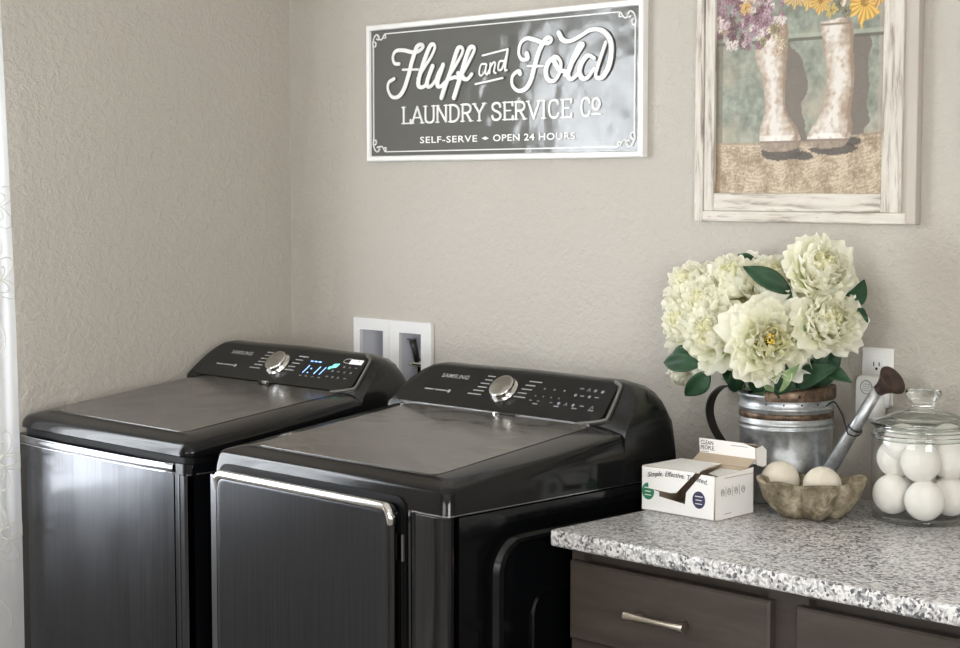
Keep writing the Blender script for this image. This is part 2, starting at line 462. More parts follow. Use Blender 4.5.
for s in (-.72, .66):
    bm = bmesh.new(); bmesh.ops.create_uvsphere(bm, u_segments=16, v_segments=10, radius=.02); link('finial', bm, M['iron'], rod, smooth=True, loc=(0, s, 0))
    bm = bmesh.new(); add_box(bm, (-.075, s*.97-.008, -.012), (0, s*.97+.008, .002), .002); link('bracket', bm, M['iron'], rod)

# ceiling lamp
cl = empty('ceiling_light', (2.5, -2.4, RZ), 'round white flush ceiling lamp', 'ceiling light')
bm = bmesh.new(); lathe(bm, [(0, -.004), (.19, -.004), (.2, -.03), (.185, -.035)], n=48); link('lamp_base', bm, M['white_trim'], cl, smooth=True)
bm = bmesh.new(); lathe(bm, [(.18, -.034), (.17, -.06), (.12, -.08), (.0, -.088)], n=48); link('lamp_diffuser', bm, M['lamp'], cl, smooth=True)

# ------------------------------------------------------------------ appliances
PS = Vector((0, .085, .081)).normalized(); PN = Vector((1, 0, 0)).cross(PS)
ZS, YL = .955, .495                                  # seam height, rear of lid (local y)
lidz = lambda y: 1.016+(y-.068)*.1105
def ring_cover(bm, W, D, levels, rad, zf=lidz, cap=True):
    rings = []
    for (ins, drop, absz) in levels:
        pts = rrect(ins, W-ins, ins*levels_f, D-.0, max(rad-ins*.4, .006), 6) if False else rrect(ins, W-ins, min(ins, .046), D, max(rad-ins*.3, .008), 6)
        rings.append([bm.verts.new((x, y, absz if absz is not None else zf(y)-drop)) for x, y in pts])
    n = len(rings[0])
    for A, B in zip(rings, rings[1:]):
        for i in range(n):
            j = (i+1) % n; bm.faces.new((A[i], A[j], B[j], B[i]))
    if cap: bm.faces.new(rings[-1])

def console(root, W, tl, tr):
    """housing at the back; tl/tr are side insets of its flat top"""
    D, zt, yt = .646, 1.146, .582
    prof = [(-.0005, 1.0, 0.0), (.0, 1.045, .02), (.0025, 1.068, .05), (.009, 1.092, .18), (.021, 1.113, .45), (.040, 1.130, .72), (.064, 1.141, .92), (.10, 1.146, 1.0)]
    st = [(x*tl/.088, z, f) for x, z, f in prof]+[(W/2+(k-2)*.08, 1.146+.002*(1-abs(k-2)/2), 1.0) for k in range(5)]+[(W-x*tr/.088, z, f) for x, z, f in reversed(prof)]
    bm = bmesh.new(); rows = []
    for x, z, f in st:
        zz = z
        yb = YL-.004; zb = lidz(yb)-.004
        dz = max(zz-zb, .001)
        yf = yb+.085*dz/.081
        edge = min(1, f*1.2)
        pts = [(yb-.02*(1-edge), min(zb, zz)-.09*(1-edge)-.004), (yb, min(zb, zz)-.001), (yb+(yf-yb)*.5, min(zb, zz)+max(zz-zb, 0)*.5), (yf-.006, zz-.005), (yf+.004, zz-.0005),
               (max(yf+.02, D-.05), zz+.0005), (D-.02, zz-.006), (D-.006, zz-.022), (D, zz-.05), (D, .93)]
        rows.append([bm.verts.new((x, y, w)) for y, w in pts])
    for A, B in zip(rows, rows[1:]):
        for i in range(len(A)-1): bm.faces.new((A[i], B[i], B[i+1], A[i+1]))
    o = link('console', bm, M['black_gloss'], root, smooth=True); smooth_by_angle(o, 40)
    return o

def panel_map(u, v, h):
    return Vector((u, YL, 1.063))+PS*v+PN*h

def control_panel(root, W, tl, tr, lit):
    bl, br = .016, W-tr+.013
    a, b = tl-.008, W-tr-.012
    poly = [(bl+.02, .002), (br-.05, .002), (br-.015, .012), (br-.004, .022), (b+.012, .094), (b+.004, .104), (b-.01, .110), (a+.012, .110), (a, .106), (a-.01, .098), (bl-.004, .022), (bl+.002, .008)]
    bm = bmesh.new(); prism(bm, poly, panel_map, -.004, .0028); link('control_panel', bm, M['panel'], root)
    # satin trim wrapping the panel's ends
    for s in (1,):
        if s > 0: L = [(br-.060, -.004), (br-.024, .004), (br+.004, .013), (br+.010, .024), (b+.021, .094), (b+.013, .107), (b-.002, .114)]
        else: L = [(bl+.05, -.001), (bl+.0, .004), (bl-.012, .016), (bl-.012, .03), (a-.022, .094), (a-.012, .108), (a+.004, .114)]
        bm = bmesh.new(); stroke(bm, L, .0065, panel_map, -.003, .0046, sub=5); link('panel_trim', bm, M['trim_dark'], root)
    H = .0031
    # maker's wordmark and series line, upper left
    bm = bmesh.new(); text(bm, 'SAMSUNG', .114, .077, .084, .0115, panel_map, H, bold=.012); link('wordmark', bm, M['print_grey'], root)
    bm = bmesh.new()
    for x0, x1 in ((.088, .117), (.121, .160)): prism(bm, [(x0, .039), (x1, .039), (x1, .0422), (x0, .0422)], panel_map, .0028, H)
    prism(bm, rrect(.162, .170, .036, .045, .003, 3), panel_map, .0028, H)
    link('series_line', bm, M['print_grey'], root)
    # knob
    kc = (.322, .060)
    kr = empty('knob', panel_map(*kc, .0028)); kr.parent = root
    kr.rotation_euler = PN.to_track_quat('Z', 'Y').to_euler()
    bm = bmesh.new(); lathe(bm, [(.0335, 0), (.0335, .0015), (.0305, .002), (.0300, .012), (.0296, .0145), (.0285, .0163), (.0278, .0163)], n=56)
    link('knob_skirt', bm, M['chrome'], kr, smooth=True)
    bm = bmesh.new(); lathe(bm, [(.0280, .0161), (.0268, .0168), (.012, .0170), (.0001, .0170)], n=48); link('knob_face', bm, M['knob'], kr, smooth=True)
    bm = bmesh.new(); add_box(bm, (-.0013, -.0355, .002), (.0013, -.028, .0160), .0005); link('knob_pointer', bm, M['sticker'], kr)
    # cycle names: short printed bars fanned both sides of the knob
    bm = bmesh.new()
    for i in range(6):
        v = .092-i*.0105; o = abs(i-2.5)**2*.0012
        ln = (.022, .020, .023, .021, .024, .030)[i]
        xr = .272-.0014*i; ln += .002*i
        for dv, th in ((0, .0028),): prism(bm, [(xr-ln, v), (xr, v), (xr, v+th), (xr-ln, v+th)], panel_map, .0028, H)
    for i in range(5):
        v = .090-i*.0112; ln = (.036, .028, .03, .026, .034)[i]; xl = .376-.0042*i
        prism(bm, [(xl, v), (xl+ln, v), (xl+ln, v+.0028), (xl, v+.0028)], panel_map, .0028, H)
    link('cycle_marks', bm, M['print_grey'], root)
    r = random.Random(3 if lit else 4)
    bm = bmesh.new()
    def icon(u, v, s, kind):
        if kind == 0: prism(bm, rrect(u-s, u+s, v-s, v+s, s*.6, 3), panel_map, .0028, H)
        elif kind == 1: prism(bm, [(u-s*1.6, v-s*.4), (u+s*1.6, v-s*.4), (u+s*1.6, v+s*.4), (u-s*1.6, v+s*.4)], panel_map, .0028, H)
        else:
            stroke(bm, [(u-s, v-s), (u, v+s), (u+s, v-s)], s*.5, panel_map, .0028, H, sub=2)
    if not lit:
        for u in (.43, .458, .486): icon(u, .076, .0022, 0)
        for u in (.418, .44, .462, .484): icon(u, .055, .0018, 0)
        for i, u in enumerate((.412, .434, .470, .492, .512, .532, .556, .584)): icon(u, .042, .0034 if i > 2 else .0024, (1, 1, 1, 0, 2, 0, 1, 2)[i])
        for i, u in enumerate((.528, .548, .566, .586)): icon(u, .087-.001*i, .0036, (1, 2, 0, 0)[i])
        for u in (.522, .54, .56, .58): icon(u, .068, .0034, r.choice((0, 1)))
        for u in (.43, .49, .54, .585): icon(u, .034, .0042, 1)
        text(bm, '2:8', .59, .064, .014, .009, panel_map, H) if False else None
        link('panel_symbols', bm, M['print_dim'], root)
    else:
        for u in (.43, .452, .476, .50): icon(u, .034, .0028, 1)
        for i, u in enumerate((.53, .552, .574, .596)): icon(u, .058, .003, (0, 1, 2, 0)[i])
        for i, u in enumerate((.525, .545, .565, .59)): icon(u, .040, .003, (1, 0, 2, 1)[i])
        for i, u in enumerate((.56, .58, .602)): icon(u, .074, .0026, (0, 2, 1)[i])
        link('panel_symbols', bm, M['print_dim'], root)
        bm = bmesh.new()
        # lit seven segment digits
        def seg(u, v, w, hh, on):
            S = {'a': ((0, hh), (w, hh)), 'b': ((w, hh), (w, hh/2)), 'c': ((w, hh/2), (w, 0)), 'd': ((0, 0), (w, 0)), 'e': ((0, 0), (0, hh/2)), 'f': ((0, hh/2), (0, hh)), 'g': ((0, hh/2), (w, hh/2))}
            for k in on:
                (a, b), (c, d) = S[k]; stroke(bm, [(u+a+b*.3, v+b), (u+c+d*.3, v+d)], .0028, panel_map, .0028, .0034, sub=1)
        seg(.420, .044, .011, .022, 'bc'); prism(bm, rrect(.446, .450, .043, .047, .0015, 2), panel_map, .0028, .0034)
        prism(bm, rrect(.449, .453, .056, .060, .0015, 2), panel_map, .0028, .0034)
        seg(.462, .044, .011, .022, 'bc'); seg(.482, .044, .011, .022, 'bc'); 
        for u in (.43, .445, .46): prism(bm, [(u, .079), (u+.01, .079), (u+.01, .082), (u, .082)], panel_map, .0028, .0034)
        link('lit_digits', bm, M['led_blue'], root)
        bm = bmesh.new()
        prism(bm, [(.512, .064), (.534, .070), (.538, .082), (.520, .079)], panel_map, .0028, .0034)
        prism(bm, rrect(.508, .516, .062, .070, .002, 2), panel_map, .0028, .0034)
        link('lit_symbol', bm, M['led_teal'], root)
        bm = bmesh.new(); prism(bm, rrect(.567, .612, .0845, .0985, .001, 2), panel_map, .0028, .0035); link('sticker', bm, M['sticker'], root)
        bm = bmesh.new(); stroke(bm, [(.567, .1), (.548, .097), (.546, .088), (.567, .085)], .0018, panel_map, .0028, .0035, sub=3)
        prism(bm, rrect(.594, .601, .093, .096, .0005, 2), panel_map, .0035, .0038)
        link('sticker_print', bm, M['print_grey'], root)

def body(root, W, D=.655, top=.955, front_mat='paint'):
    bm = bmesh.new()
    pts = rrect(0, W, 0, D, .02, 6)
    prism(bm, pts, lambda u, v, h: Vector((u, v, h)), .03, top)
    o = link('cabinet', bm, M['side'], root); smooth_by_angle(o, 30)
    for (x, y) in ((.05, .05), (W-.05, .05), (.05, D-.05), (W-.05, D-.05)):
        bm = bmesh.new(); lathe(bm, [(.0, 0), (.02, 0), (.02, .012), (.014, .014), (.014, .032), (0, .032)], (x, y, 0), 20); link('foot', bm, M['black'], root, smooth=False)

# ---- washer
WX, WW = .052, .693
wa = empty('washing_machine', (WX, -.88, 0), 'black stainless top-load washer next to the curtain, blue display digits lit', 'washing machine')
body(wa, WW, top=.958)
bm = bmesh.new(); prism(bm, rrect(.012, WW-.012, .012, .655, .02, 5), lambda u, v, h: Vector((u, v, h)), .955, .975); link('lid_gasket', bm, M['black'], wa)
lev = [(.012, 0, .969), (.003, 0, .9725), (0, .034, None), (.0005, .026, None), (.003, .018, None), (.007, .0125, None), (.012, .0092, None), (.02, .0068, None), (.035, .0035, None), (.055, .001, None), (.075, 0, None)]
bm = bmesh.new(); ring_cover(bm, WW, .655, lev, .034)
o = link('lid', bm, M['paint'], wa); smooth_by_angle(o, 60)
# recessed glass in the lid
def lid_glass(root, W, yf, name, mat, notch=False):
    bm = bmesh.new()
    pts = rrect(.082, W-.085, yf, YL-.002, .022, 6)
    # widen the rear corners outward
    prism(bm, pts, lambda u, v, h: Vector((u, v, lidz(v)+h)), -.004, .0012)
    o = link(name, bm, mat, root); return o
lid_glass(wa, WW, .052, 'lid_glass', M['lid'])
bm = bmesh.new(); add_box(bm, (.318, YL-.02, lidz(YL)-.002), (.362, YL-.006, lidz(YL)+.006), .002); link('lid_latch', bm, M['black_gloss'], wa)
bm = bmesh.new(); add_box(bm, (.335, YL-.022, lidz(YL)+.0), (.352, YL-.012, lidz(YL)+.0085), .002); link('lid_latch', bm, M['chrome'], wa)
# front panel: wraps the front between the two corner posts
bm = bmesh.new()
N = 24
rows = []
for z in (.06, .5, .936):
    row = []
    for i in range(N+1):
        x = .018+(WW-.036-.03)*i/N; q = (i/N*2-1)
        row.append(bm.verts.new((x, -.0125*(1-q**4)-.002, z)))
    rows.append(row)
for A, B in zip(rows, rows[1:]):
    for i in range(N): bm.faces.new((A[i], A[i+1], B[i+1], B[i]))
for row, dz in ((rows[-1], 0), (rows[0], 0)):
    back = [bm.verts.new((v.co.x, .004, v.co.z)) for v in row]
    for i in range(N): bm.faces.new((row[i], row[i+1], back[i+1], back[i]))
o = link('front_panel', bm, M['front'], wa, smooth=False); smooth_by_angle(o, 40)
bm = bmesh.new(); rows = []
for z, dy in ((.9385, -.001), (.9395, -.003), (.954, -.003), (.9565, .003)):
    row = []
    for i in range(N+1):
        x = .018+(WW-.066)*i/N; q = i/N*2-1
        row.append(bm.verts.new((x, -.0125*(1-q**4)-.002+dy, z)))
    rows.append(row)
for A, B in zip(rows, rows[1:]):
    for i in range(N): bm.faces.new((A[i], A[i+1], B[i+1], B[i]))
link('front_strip', bm, M['strip_grey'], wa, smooth=True)
for zz, th in ((.9382, .0013), (.9562, .0012)):
    bm = bmesh.new(); tube(bm, [(.018+(WW-.066)*i/N, -.0125*(1-(i/N*2-1)**4)-.0052, zz) for i in range(N+1)], th, 6); link('strip_edge', bm, M['steel_bright'], wa, smooth=True)
def post(root, x0, x1, top, fy=-.0045, mat='front'):
    bm = bmesh.new(); prism(bm, [(x0, fy), (x0+.004, fy-.0025), (x0+.009, fy-.0025), (x0+.010, fy-.0005), (x0+.0115, fy-.0005), (x0+.0125, fy-.002), (x1-.006, fy-.001), (x1-.001, fy+.004), (x1, fy+.02), (x0, fy+.02)], lambda u, v, h: Vector((u, v, h)), .05, top)
    o = link('corner_post', bm, M[mat], root)
post(wa, WW-.030, WW+.0008, .936)
bm = bmesh.new(); prism(bm, rrect(-.0006, WW+.0012, .01, .655, .02, 6), lambda u, v, h: Vector((u, v, h)), .9365, .9385); link('seam_trim', bm, M['trim_dark'], wa)
console(wa, WW, .060, .090)
control_panel(wa, WW, .060, .070, True)

# ---- dryer
DX, DW = .828, .704
dr = empty('clothes_dryer', (DX, -.88, 0), 'black stainless front-load dryer beside the granite counter, its display unlit', 'dryer')
body(dr, DW, top=.955)
lev = [(0.0, 0, .9555), (.0015, .036, None), (.0055, .019, None), (.0072, .0140, None), (.0105, .0108, None), (.016, .0088, None), (.024, .0070, None), (.04, .0040, None), (.06, .002, None), (.08, 0, None)]
bm = bmesh.new(); ring_cover(bm, DW, .655, lev, .024)
o = link('top_cover', bm, M['paint'], dr); smooth_by_angle(o, 60)
lid_glass(dr, DW, .052, 'top_glass', M['top_glass'])
bm = bmesh.new(); prism(bm, [(x, z) for x, z in rrect(.04, DW-.098, YL-.0045, YL-.0015, .001, 2)], lambda u, v, h: Vector((u, v, lidz(v)+h)), -.002, .003); link('rear_strip', bm, M['lid'], dr)
bm = bmesh.new(); add_box(bm, (.345, YL-.018, lidz(YL)-.002), (.353, YL-.010, lidz(YL)+.004), .0015); link('strip_clip', bm, M['chrome'], dr)
bm = bmesh.new(); add_box(bm, (.357, YL-.014, lidz(YL)-.002), (.405, YL-.010, lidz(YL)+.0022), .0007); link('strip_slot', bm, M['black'], dr)
bm = bmesh.new(); prism(bm, rrect(-.0008, DW+.0008, -.0008, .655, .0215, 6), lambda u, v, h: Vector((u, v, h)), .9535, .9557); link('seam_trim', bm, M['steel_bright'], dr)
# black recess, door and its handle strip
bm = bmesh.new(); prism(bm, rrect(.030, DW-.106, .08, .978, .028, 6), lambda u, v, h: Vector((u, -h, v)), -.004, .003); link('door_recess', bm, M['black'], dr)
bm = bmesh.new()
prev = None
for ins, y in ((.0, .0), (.0, -.017), (.0015, -.0215), (.005, -.025), (.012, -.027), (.02, -.0262)):
    ring = [bm.verts.new((x, y, z)) for x, z in rrect(.046+ins, DW-.120-ins, .30+ins, .9655-ins, .022-ins*.5, 6)]
    if prev:
        for i in range(len(ring)): bm.faces.new((prev[i], prev[(i+1) % len(ring)], ring[(i+1) % len(ring)], ring[i]))
    prev = ring
bm.faces.new(list(reversed(prev)))
bmesh.ops.recalc_face_normals(bm, faces=bm.faces)
door = link('door', bm, M['front'], dr); smooth_by_angle(door, 50)
bm = bmesh.new()
x0, x1, zt = .052, DW-.122, .9625
L = [(x0, .925), (x0+.001, .948), (x0+.008, zt-.006), (x0+.022, zt-.002)]+[(x0+.022+(x1-x0-.044)*k/6, zt-.002) for k in range(1, 7)]+[(x1-.008, zt-.006), (x1-.0, zt-.02), (x1-.0, zt-.034)]
L3 = catmull([(x, -.0255, z) for x, z in L], 5)
n = len(L3)
rads = [.002+.0058*min(1, k/ (n*.2)) for k in range(n)]
rads = [.0015+.0075*min(1, (k/n)/.12)-.003*max(0, (k/n-.93)/.07) for k in range(n)]
tube(bm, L3, rads, 12, True, (1, 1)); hd = link('door_handle', bm, M['chrome'], dr, smooth=True); hd.parent = door
bm = bmesh.new(); prism(bm, [(.046, .02), (DW-.120, .02), (DW-.120, .29), (.046, .29)], lambda u, v, h: Vector((u, -h, v)), 0, .012); link('lower_front_panel', bm, M['front'], dr)
post(dr, DW-.112+.013, DW-.076, .953)
bm = bmesh.new(); prism(bm, [(DW-.076, -.006), (DW-.072, -.010), (DW-.03, -.010), (DW-.012, -.006), (DW-.003, .002), (DW+.0007, .013), (DW+.0007, .022), (DW-.076, .01)], lambda u, v, h: Vector((u, v, h)), .05, .9525)
o = link('corner_post', bm, M['front'], dr); smooth_by_angle(o, 30)
bm = bmesh.new(); prism(bm, [(-.001, .01), (-.001, .0), (.003, -.005), (.009, -.008), (.027, -.008), (.0285, .01)], lambda u, v, h: Vector((u, v, h)), .05, .9525); link('corner_post', bm, M['strip_grey'], dr)
bm = bmesh.new(); add_box(bm, (DW-.112, -.010, .86), (DW-.1085, -.004, .91), .001); link('door_catch', bm, M['trim_dark'], dr)
# pressed side panel
bm = bmesh.new(); prev = None
sx = DW
for y0, z1, r0, dx in ((.020, .9525, .003, .0008), (.085, .925, .07, .0010), (.095, .915, .07, -.004), (.112, .900, .068, -.0055), (.120, .8945, .062, .0030), (.131, .888, .058, .0040), (.138, .882, .055, -.0045), (.20, .80, .05, -.0055), (.214, .789, .05, -.0055), (.219, .784, .045, -.002), (.226, .777, .04, -.0075), (.25, .75, .04, -.0075)):
    ring = [bm.verts.new((sx+dx+.0006, y, z)) for y, z in rrect(y0, .655-y0*.35, .06+(y0-.03), z1, r0, 7)]
    if prev:
        for i in range(len(ring)): bm.faces.new((prev[i], prev[(i+1) % len(ring)], ring[(i+1) % len(ring)], ring[i]))
    prev = ring
bm.faces.new(prev); bmesh.ops.recalc_face_normals(bm, faces=bm.faces)
# shift outwards a hair so that the pressing never dips into the cabinet
for v in bm.verts: v.co.x += .0075
# return edge
o = link('side_panel', bm, M['side'], dr); smooth_by_angle(o, 35)
console(dr, DW, .078, .092)
control_panel(dr, DW, .078, .088, False)

# ------------------------------------------------------------------ laundry supply box in the wall
lb = empty('washer_outlet_box', (.414, 0, 1.09), 'white double supply box set in the wall behind the washer', 'wall box')
bm = bmesh.new()
f0, f1, g0, g1 = .272-.414, .569-.414, .975-1.09, 1.199-1.09
def fr(bm, u0, u1, v0, v1, a0, a1, b0, b1, d):
    o = [(u0, v0), (u1, v0), (u1, v1), (u0, v1)]; i = [(a0, b0), (a1, b0), (a1, b1), (a0, b1)]
    V = lambda p, y: bm.verts.new((p[0], y, p[1]))
    oB = [V(p, -.0005) for p in o]; oF = [V((p[0]+(.004 if p[0] < 0 or p == o[0] else -.004)*0, p[1]), -d) for p in o]; iF = [V(p, -d*.8) for p in i]; iB = [V(p, .002) for p in i]
    for A, B in ((oB, oF), (oF, iF), (iF, iB)):
        for k in range(4): bm.faces.new((A[k], A[(k+1) % 4], B[(k+1) % 4], B[k]))
for (u0, u1, a0, a1) in ((f0, -.003, LB[0]-.414+.003, LB[1]-.414-.003), (-.001, f1, LB[2]-.414+.003, LB[3]-.414-.003)):
    fr(bm, u0, u1, g0, g1, a0, a1, LB[4]-1.09+.003, LB[5]-1.09-.003, .011)
bmesh.ops.recalc_face_normals(bm, faces=bm.faces)
link('face_frame', bm, M['plastic_white'], lb)
for (a0, a1) in ((LB[0], LB[1]), (LB[2], LB[3])):
    bm = bmesh.new(); a0 -= .414-.0005; a1 -= .414+.0005; b0, b1 = LB[4]-1.09+.0005, LB[5]-1.09-.0005
    vf = [bm.verts.new((x, .0, z)) for x, z in ((a0, b0), (a1, b0), (a1, b1), (a0, b1))]; vb = [bm.verts.new((x, .085, z)) for x, z in ((a0+.006, b0+.004), (a1-.006, b0+.004), (a1-.006, b1-.006), (a0+.006, b1-.006))]
    for k in range(4): bm.faces.new((vf[k], vf[(k+1) % 4], vb[(k+1) % 4], vb[k]))
    bm.faces.new(vb); bmesh.ops.recalc_face_normals(bm, faces=bm.faces)
    link('recess_box', bm, M['plastic_grey'], lb)
vx = LB[2]+.045-.414
val = empty('valve', (vx-.002, .030, .004)); val.parent = lb
bm = bmesh.new(); lathe(bm, [(.0, -.06), (.014, -.06), (.014, -.03), (.011, -.028), (.011, -.005), (.016, -.004), (.016, .008), (.01, .01), (0, .01)], (0, 0, 0), 20); tube(bm, [(-.028, -.01, -.005), (.022, -.01, -.005)], .008, 14); link('valve_body', bm, M['chrome'], val, smooth=False)
bm = bmesh.new(); tube(bm, [(.0, -.012, .0), (-.003, -.016, .03), (-.008, -.02, .056)], [.007, .008, .009], 12); link('valve_lever', bm, M['iron'], val, smooth=True)
bm = bmesh.new(); add_box(bm, (-.0225, -.028, .0562), (.0, -.012, .0605), .0015); link('valve_cap', bm, M['steel_bright'], val)
bm = bmesh.new(); tube(bm, catmull([(0, -.002, -.06), (0, -.03, -.10), (0, -.07, -.14), (0, -.075, -.25)], 6), .010, 12); link('supply_hose', bm, M['iron'], val, smooth=True)

# ------------------------------------------------------------------ metal sign
SU0, SU1, SZ0, SZ1 = .337, 1.259, 1.6065, 1.954
sg = empty('metal_wall_sign', ((SU0+SU1)/2, 0, SZ0), 'wide grey and white embossed metal laundry service sign on the wall above the dryer', 'sign')
scx = (SU0+SU1)/2
smap = lambda u, z, h: Vector((u-scx, -.015-h, z-SZ0))
bm = bmesh.new()
def ring_rect(bm, a, b, ya, yb):
    A = [bm.verts.new((x-scx, ya, z-SZ0)) for x, z in ((a[0], a[2]), (a[1], a[2]), (a[1], a[3]), (a[0], a[3]))]
    B = [bm.verts.new((x-scx, yb, z-SZ0)) for x, z in ((b[0], b[2]), (b[1], b[2]), (b[1], b[3]), (b[0], b[3]))]
    for k in range(4): bm.faces.new((A[k], A[(k+1) % 4], B[(k+1) % 4], B[k]))
e = lambda d: (SU0+d, SU1-d, SZ0+d, SZ1-d)
ring_rect(bm, e(0), e(0), -.001, -.018); ring_rect(bm, e(0), e(.003), -.018, -.021); ring_rect(bm, e(.003), e(.0125), -.021, -.0195); ring_rect(bm, e(.0125), e(.0145), -.0195, -.014)
bmesh.ops.recalc_face_normals(bm, faces=bm.faces)
link('sign_frame', bm, M['sign_white'], sg)
bm = bmesh.new(); NX, NZ = 60, 24
g = []
for j in range(NZ+1):
    row = []
    for i in range(NX+1):
        u = SU0+.0135+(SU1-SU0-.027)*i/NX; z = SZ0+.0135+(SZ1-SZ0-.027)*j/NZ
        w = .0012*noise.noise(Vector((u*7, z*9, 3)))
        row.append(bm.verts.new(smap(u, z, -.0005+w*.5)))
    g.append(row)
for j in range(NZ):
    for i in range(NX): bm.faces.new((g[j][i], g[j][i+1], g[j+1][i+1], g[j+1][i]))
link('sign_face', bm, M['sign'], sg, smooth=True)
# double rule and corner scrolls
bm = bmesh.new(); H0, H1 = -.001, .0022
a, b, c, d = SU0+.0245, SU1-.0245, SZ0+.0245, SZ1-.0245
cs = .034
for L in ([(a+cs+.012, d), (b-cs-.012, d)], [(a+cs+.012, c), (b-cs-.012, c)], [(a, c+cs), (a, d-cs)], [(b, c+cs), (b, d-cs)]):
    stroke(bm, L, .0026, smap, H0, H1, sub=1)
for cx, cz, fx, fz in ((a, d, 1, -1), (b, d, -1, -1), (a, c, 1, 1), (b, c, -1, 1)):
    for L in ([(0, cs), (-.001, .020), (.004, .006), (.014, 0), (.022, .006), (.019, .014), (.013, .011)],
              [(.018, .004), (.026, .014), (.034, .012), (.042, .002), (.046, 0)], [(.046, 0), (.047, .010), (.040, .010)],
              [(.001, .030), (.008, .030), (.010, .022), (.005, .018)]):
        stroke(bm, [(cx+fx*x, cz+fz*y) for x, y in L], .0026, smap, H0, H1, sub=4)
link('sign_border', bm, M['sign_white'], sg)

FLUFF= [[(0.4608, 1.8509), (0.4432, 1.8537), (0.4374, 1.8697), (0.4492, 1.884), (0.4785, 1.8839), (0.5103, 1.8775), (0.5344, 1.8792), (0.5504, 1.8888), (0.5419, 1.895), (0.5276, 1.8901), (0.5189, 1.8751), (0.5073, 1.8505), (0.4956, 1.82), (0.4779, 1.7856), (0.4574, 1.7688), (0.4338, 1.7696), (0.4191, 1.7879), (0.4222, 1.8056), (0.4429, 1.8145)], [(0.4741, 1.8358), (0.5319, 1.8338)], [(0.5301, 1.8107), (0.5502, 1.8329), (0.5786, 1.8622), (0.5927, 1.8844), (0.5855, 1.8933), (0.573, 1.8855), (0.5531, 1.852), (0.5358, 1.8143), (0.5329, 1.795), (0.5443, 1.7888), (0.5586, 1.794), (0.5728, 1.8126)], [(0.5842, 1.839), (0.566, 1.8052), (0.5659, 1.7917), (0.5784, 1.7901), (0.5953, 1.804), (0.6065, 1.8226), (0.6222, 1.8401)], [(0.6222, 1.8401), (0.6037, 1.8036), (0.6037, 1.7902), (0.6148, 1.7886), (0.6315, 1.7986)], [(0.6315, 1.7986), (0.6619, 1.8314), (0.6865, 1.8603), (0.692, 1.875), (0.6811, 1.8802), (0.6702, 1.8687), (0.6482, 1.8206), (0.6315, 1.791), (0.6175, 1.761)], [(0.6454, 1.8056), (0.6646, 1.8085), (0.6838, 1.8095), (0.7109, 1.8402), (0.7313, 1.8691), (0.7281, 1.8786), (0.7163, 1.8756), (0.7028, 1.8519), (0.6838, 1.8077), (0.6618, 1.7593)], [(0.6756, 1.8175), (0.6892, 1.8112), (0.6973, 1.8033), (0.7109, 1.8027), (0.7243, 1.8133)]]
AND= [[(0.7696, 1.8354), (0.7537, 1.8344), (0.7473, 1.816), (0.7537, 1.8083), (0.767, 1.8188), (0.7723, 1.8353), (0.7686, 1.8169), (0.7739, 1.8103), (0.7813, 1.82)], [(0.7855, 1.8365), (0.7828, 1.8125)], [(0.7844, 1.8254), (0.796, 1.8378), (0.8023, 1.8338), (0.7976, 1.8166), (0.8044, 1.8119)], [(0.8324, 1.8396), (0.8169, 1.8386), (0.8117, 1.8222), (0.8195, 1.8182), (0.8299, 1.8287), (0.8453, 1.8665)], [(0.8453, 1.8665), (0.835, 1.8211), (0.8418, 1.8171)], [(0.759, 1.8557), (0.8453, 1.8665)], [(0.7351, 1.7885), (0.8283, 1.7994)]]
FOLD= [[(0.9045, 1.8519), (0.907, 1.8409), (0.8893, 1.84), (0.8791, 1.8551), (0.8841, 1.8767), (0.9044, 1.8882), (0.932, 1.8829), (0.9529, 1.8762), (0.9742, 1.8732), (0.984, 1.8798), (0.9766, 1.8863), (0.9643, 1.881), (0.9529, 1.8691), (0.9421, 1.8517), (0.9297, 1.8198), (0.9172, 1.7878), (0.8996, 1.7703), (0.8768, 1.7676), (0.8588, 1.7811), (0.8588, 1.8013), (0.8767, 1.8133), (0.8843, 1.8074)], [(0.9071, 1.8238), (0.9581, 1.8213)], [(0.9939, 1.8399), (0.9744, 1.8284), (0.9661, 1.8073), (0.9745, 1.7889), (0.9942, 1.7863), (1.0112, 1.8052), (1.0135, 1.8264), (1.0013, 1.8395), (0.9925, 1.8328), (1.0087, 1.8106), (1.0267, 1.8062)], [(1.0258, 1.7974), (1.0497, 1.8246), (1.0734, 1.8516), (1.0829, 1.8633), (1.0734, 1.8639), (1.0592, 1.8453), (1.0426, 1.8143), (1.0354, 1.7969), (1.0451, 1.7876), (1.0595, 1.7923), (1.0737, 1.8058)], [(1.116, 1.831), (1.0972, 1.838), (1.0784, 1.8231), (1.0714, 1.8023), (1.081, 1.7878), (1.0975, 1.7888), (1.1162, 1.8072)], [(1.0069, 1.8944), (1.0205, 1.8776), (1.0447, 1.8737), (1.078, 1.8847), (1.1062, 1.8952), (1.1389, 1.8914), (1.1622, 1.8709), (1.167, 1.8429), (1.1603, 1.8121), (1.1443, 1.7902), (1.1304, 1.7856), (1.121, 1.793), (1.1279, 1.8137), (1.1416, 1.8443), (1.1507, 1.8646)]]
for nm, sets in (('letter_outline', 1), ('script_lettering', 0)):
    bm = bmesh.new()
    for S, w in ((FLUFF, .0115), (FOLD, .0115), (AND, .0046)):
        for k, L in enumerate(S):
            ww = w if not (len(L) == 2 and w > .01) else w*.62
            if sets: stroke(bm, L, ww+.004, smap, -.001, .0010+.00012*k, taper=w > .01, sub=6, ramp=.0004)
            else: stroke(bm, L, ww, smap, -.001, .0026+.0003*k, taper=w > .01, sub=6, ramp=.0009)
    link(nm, bm, M['letter_edge' if sets else 'sign_white'], sg)
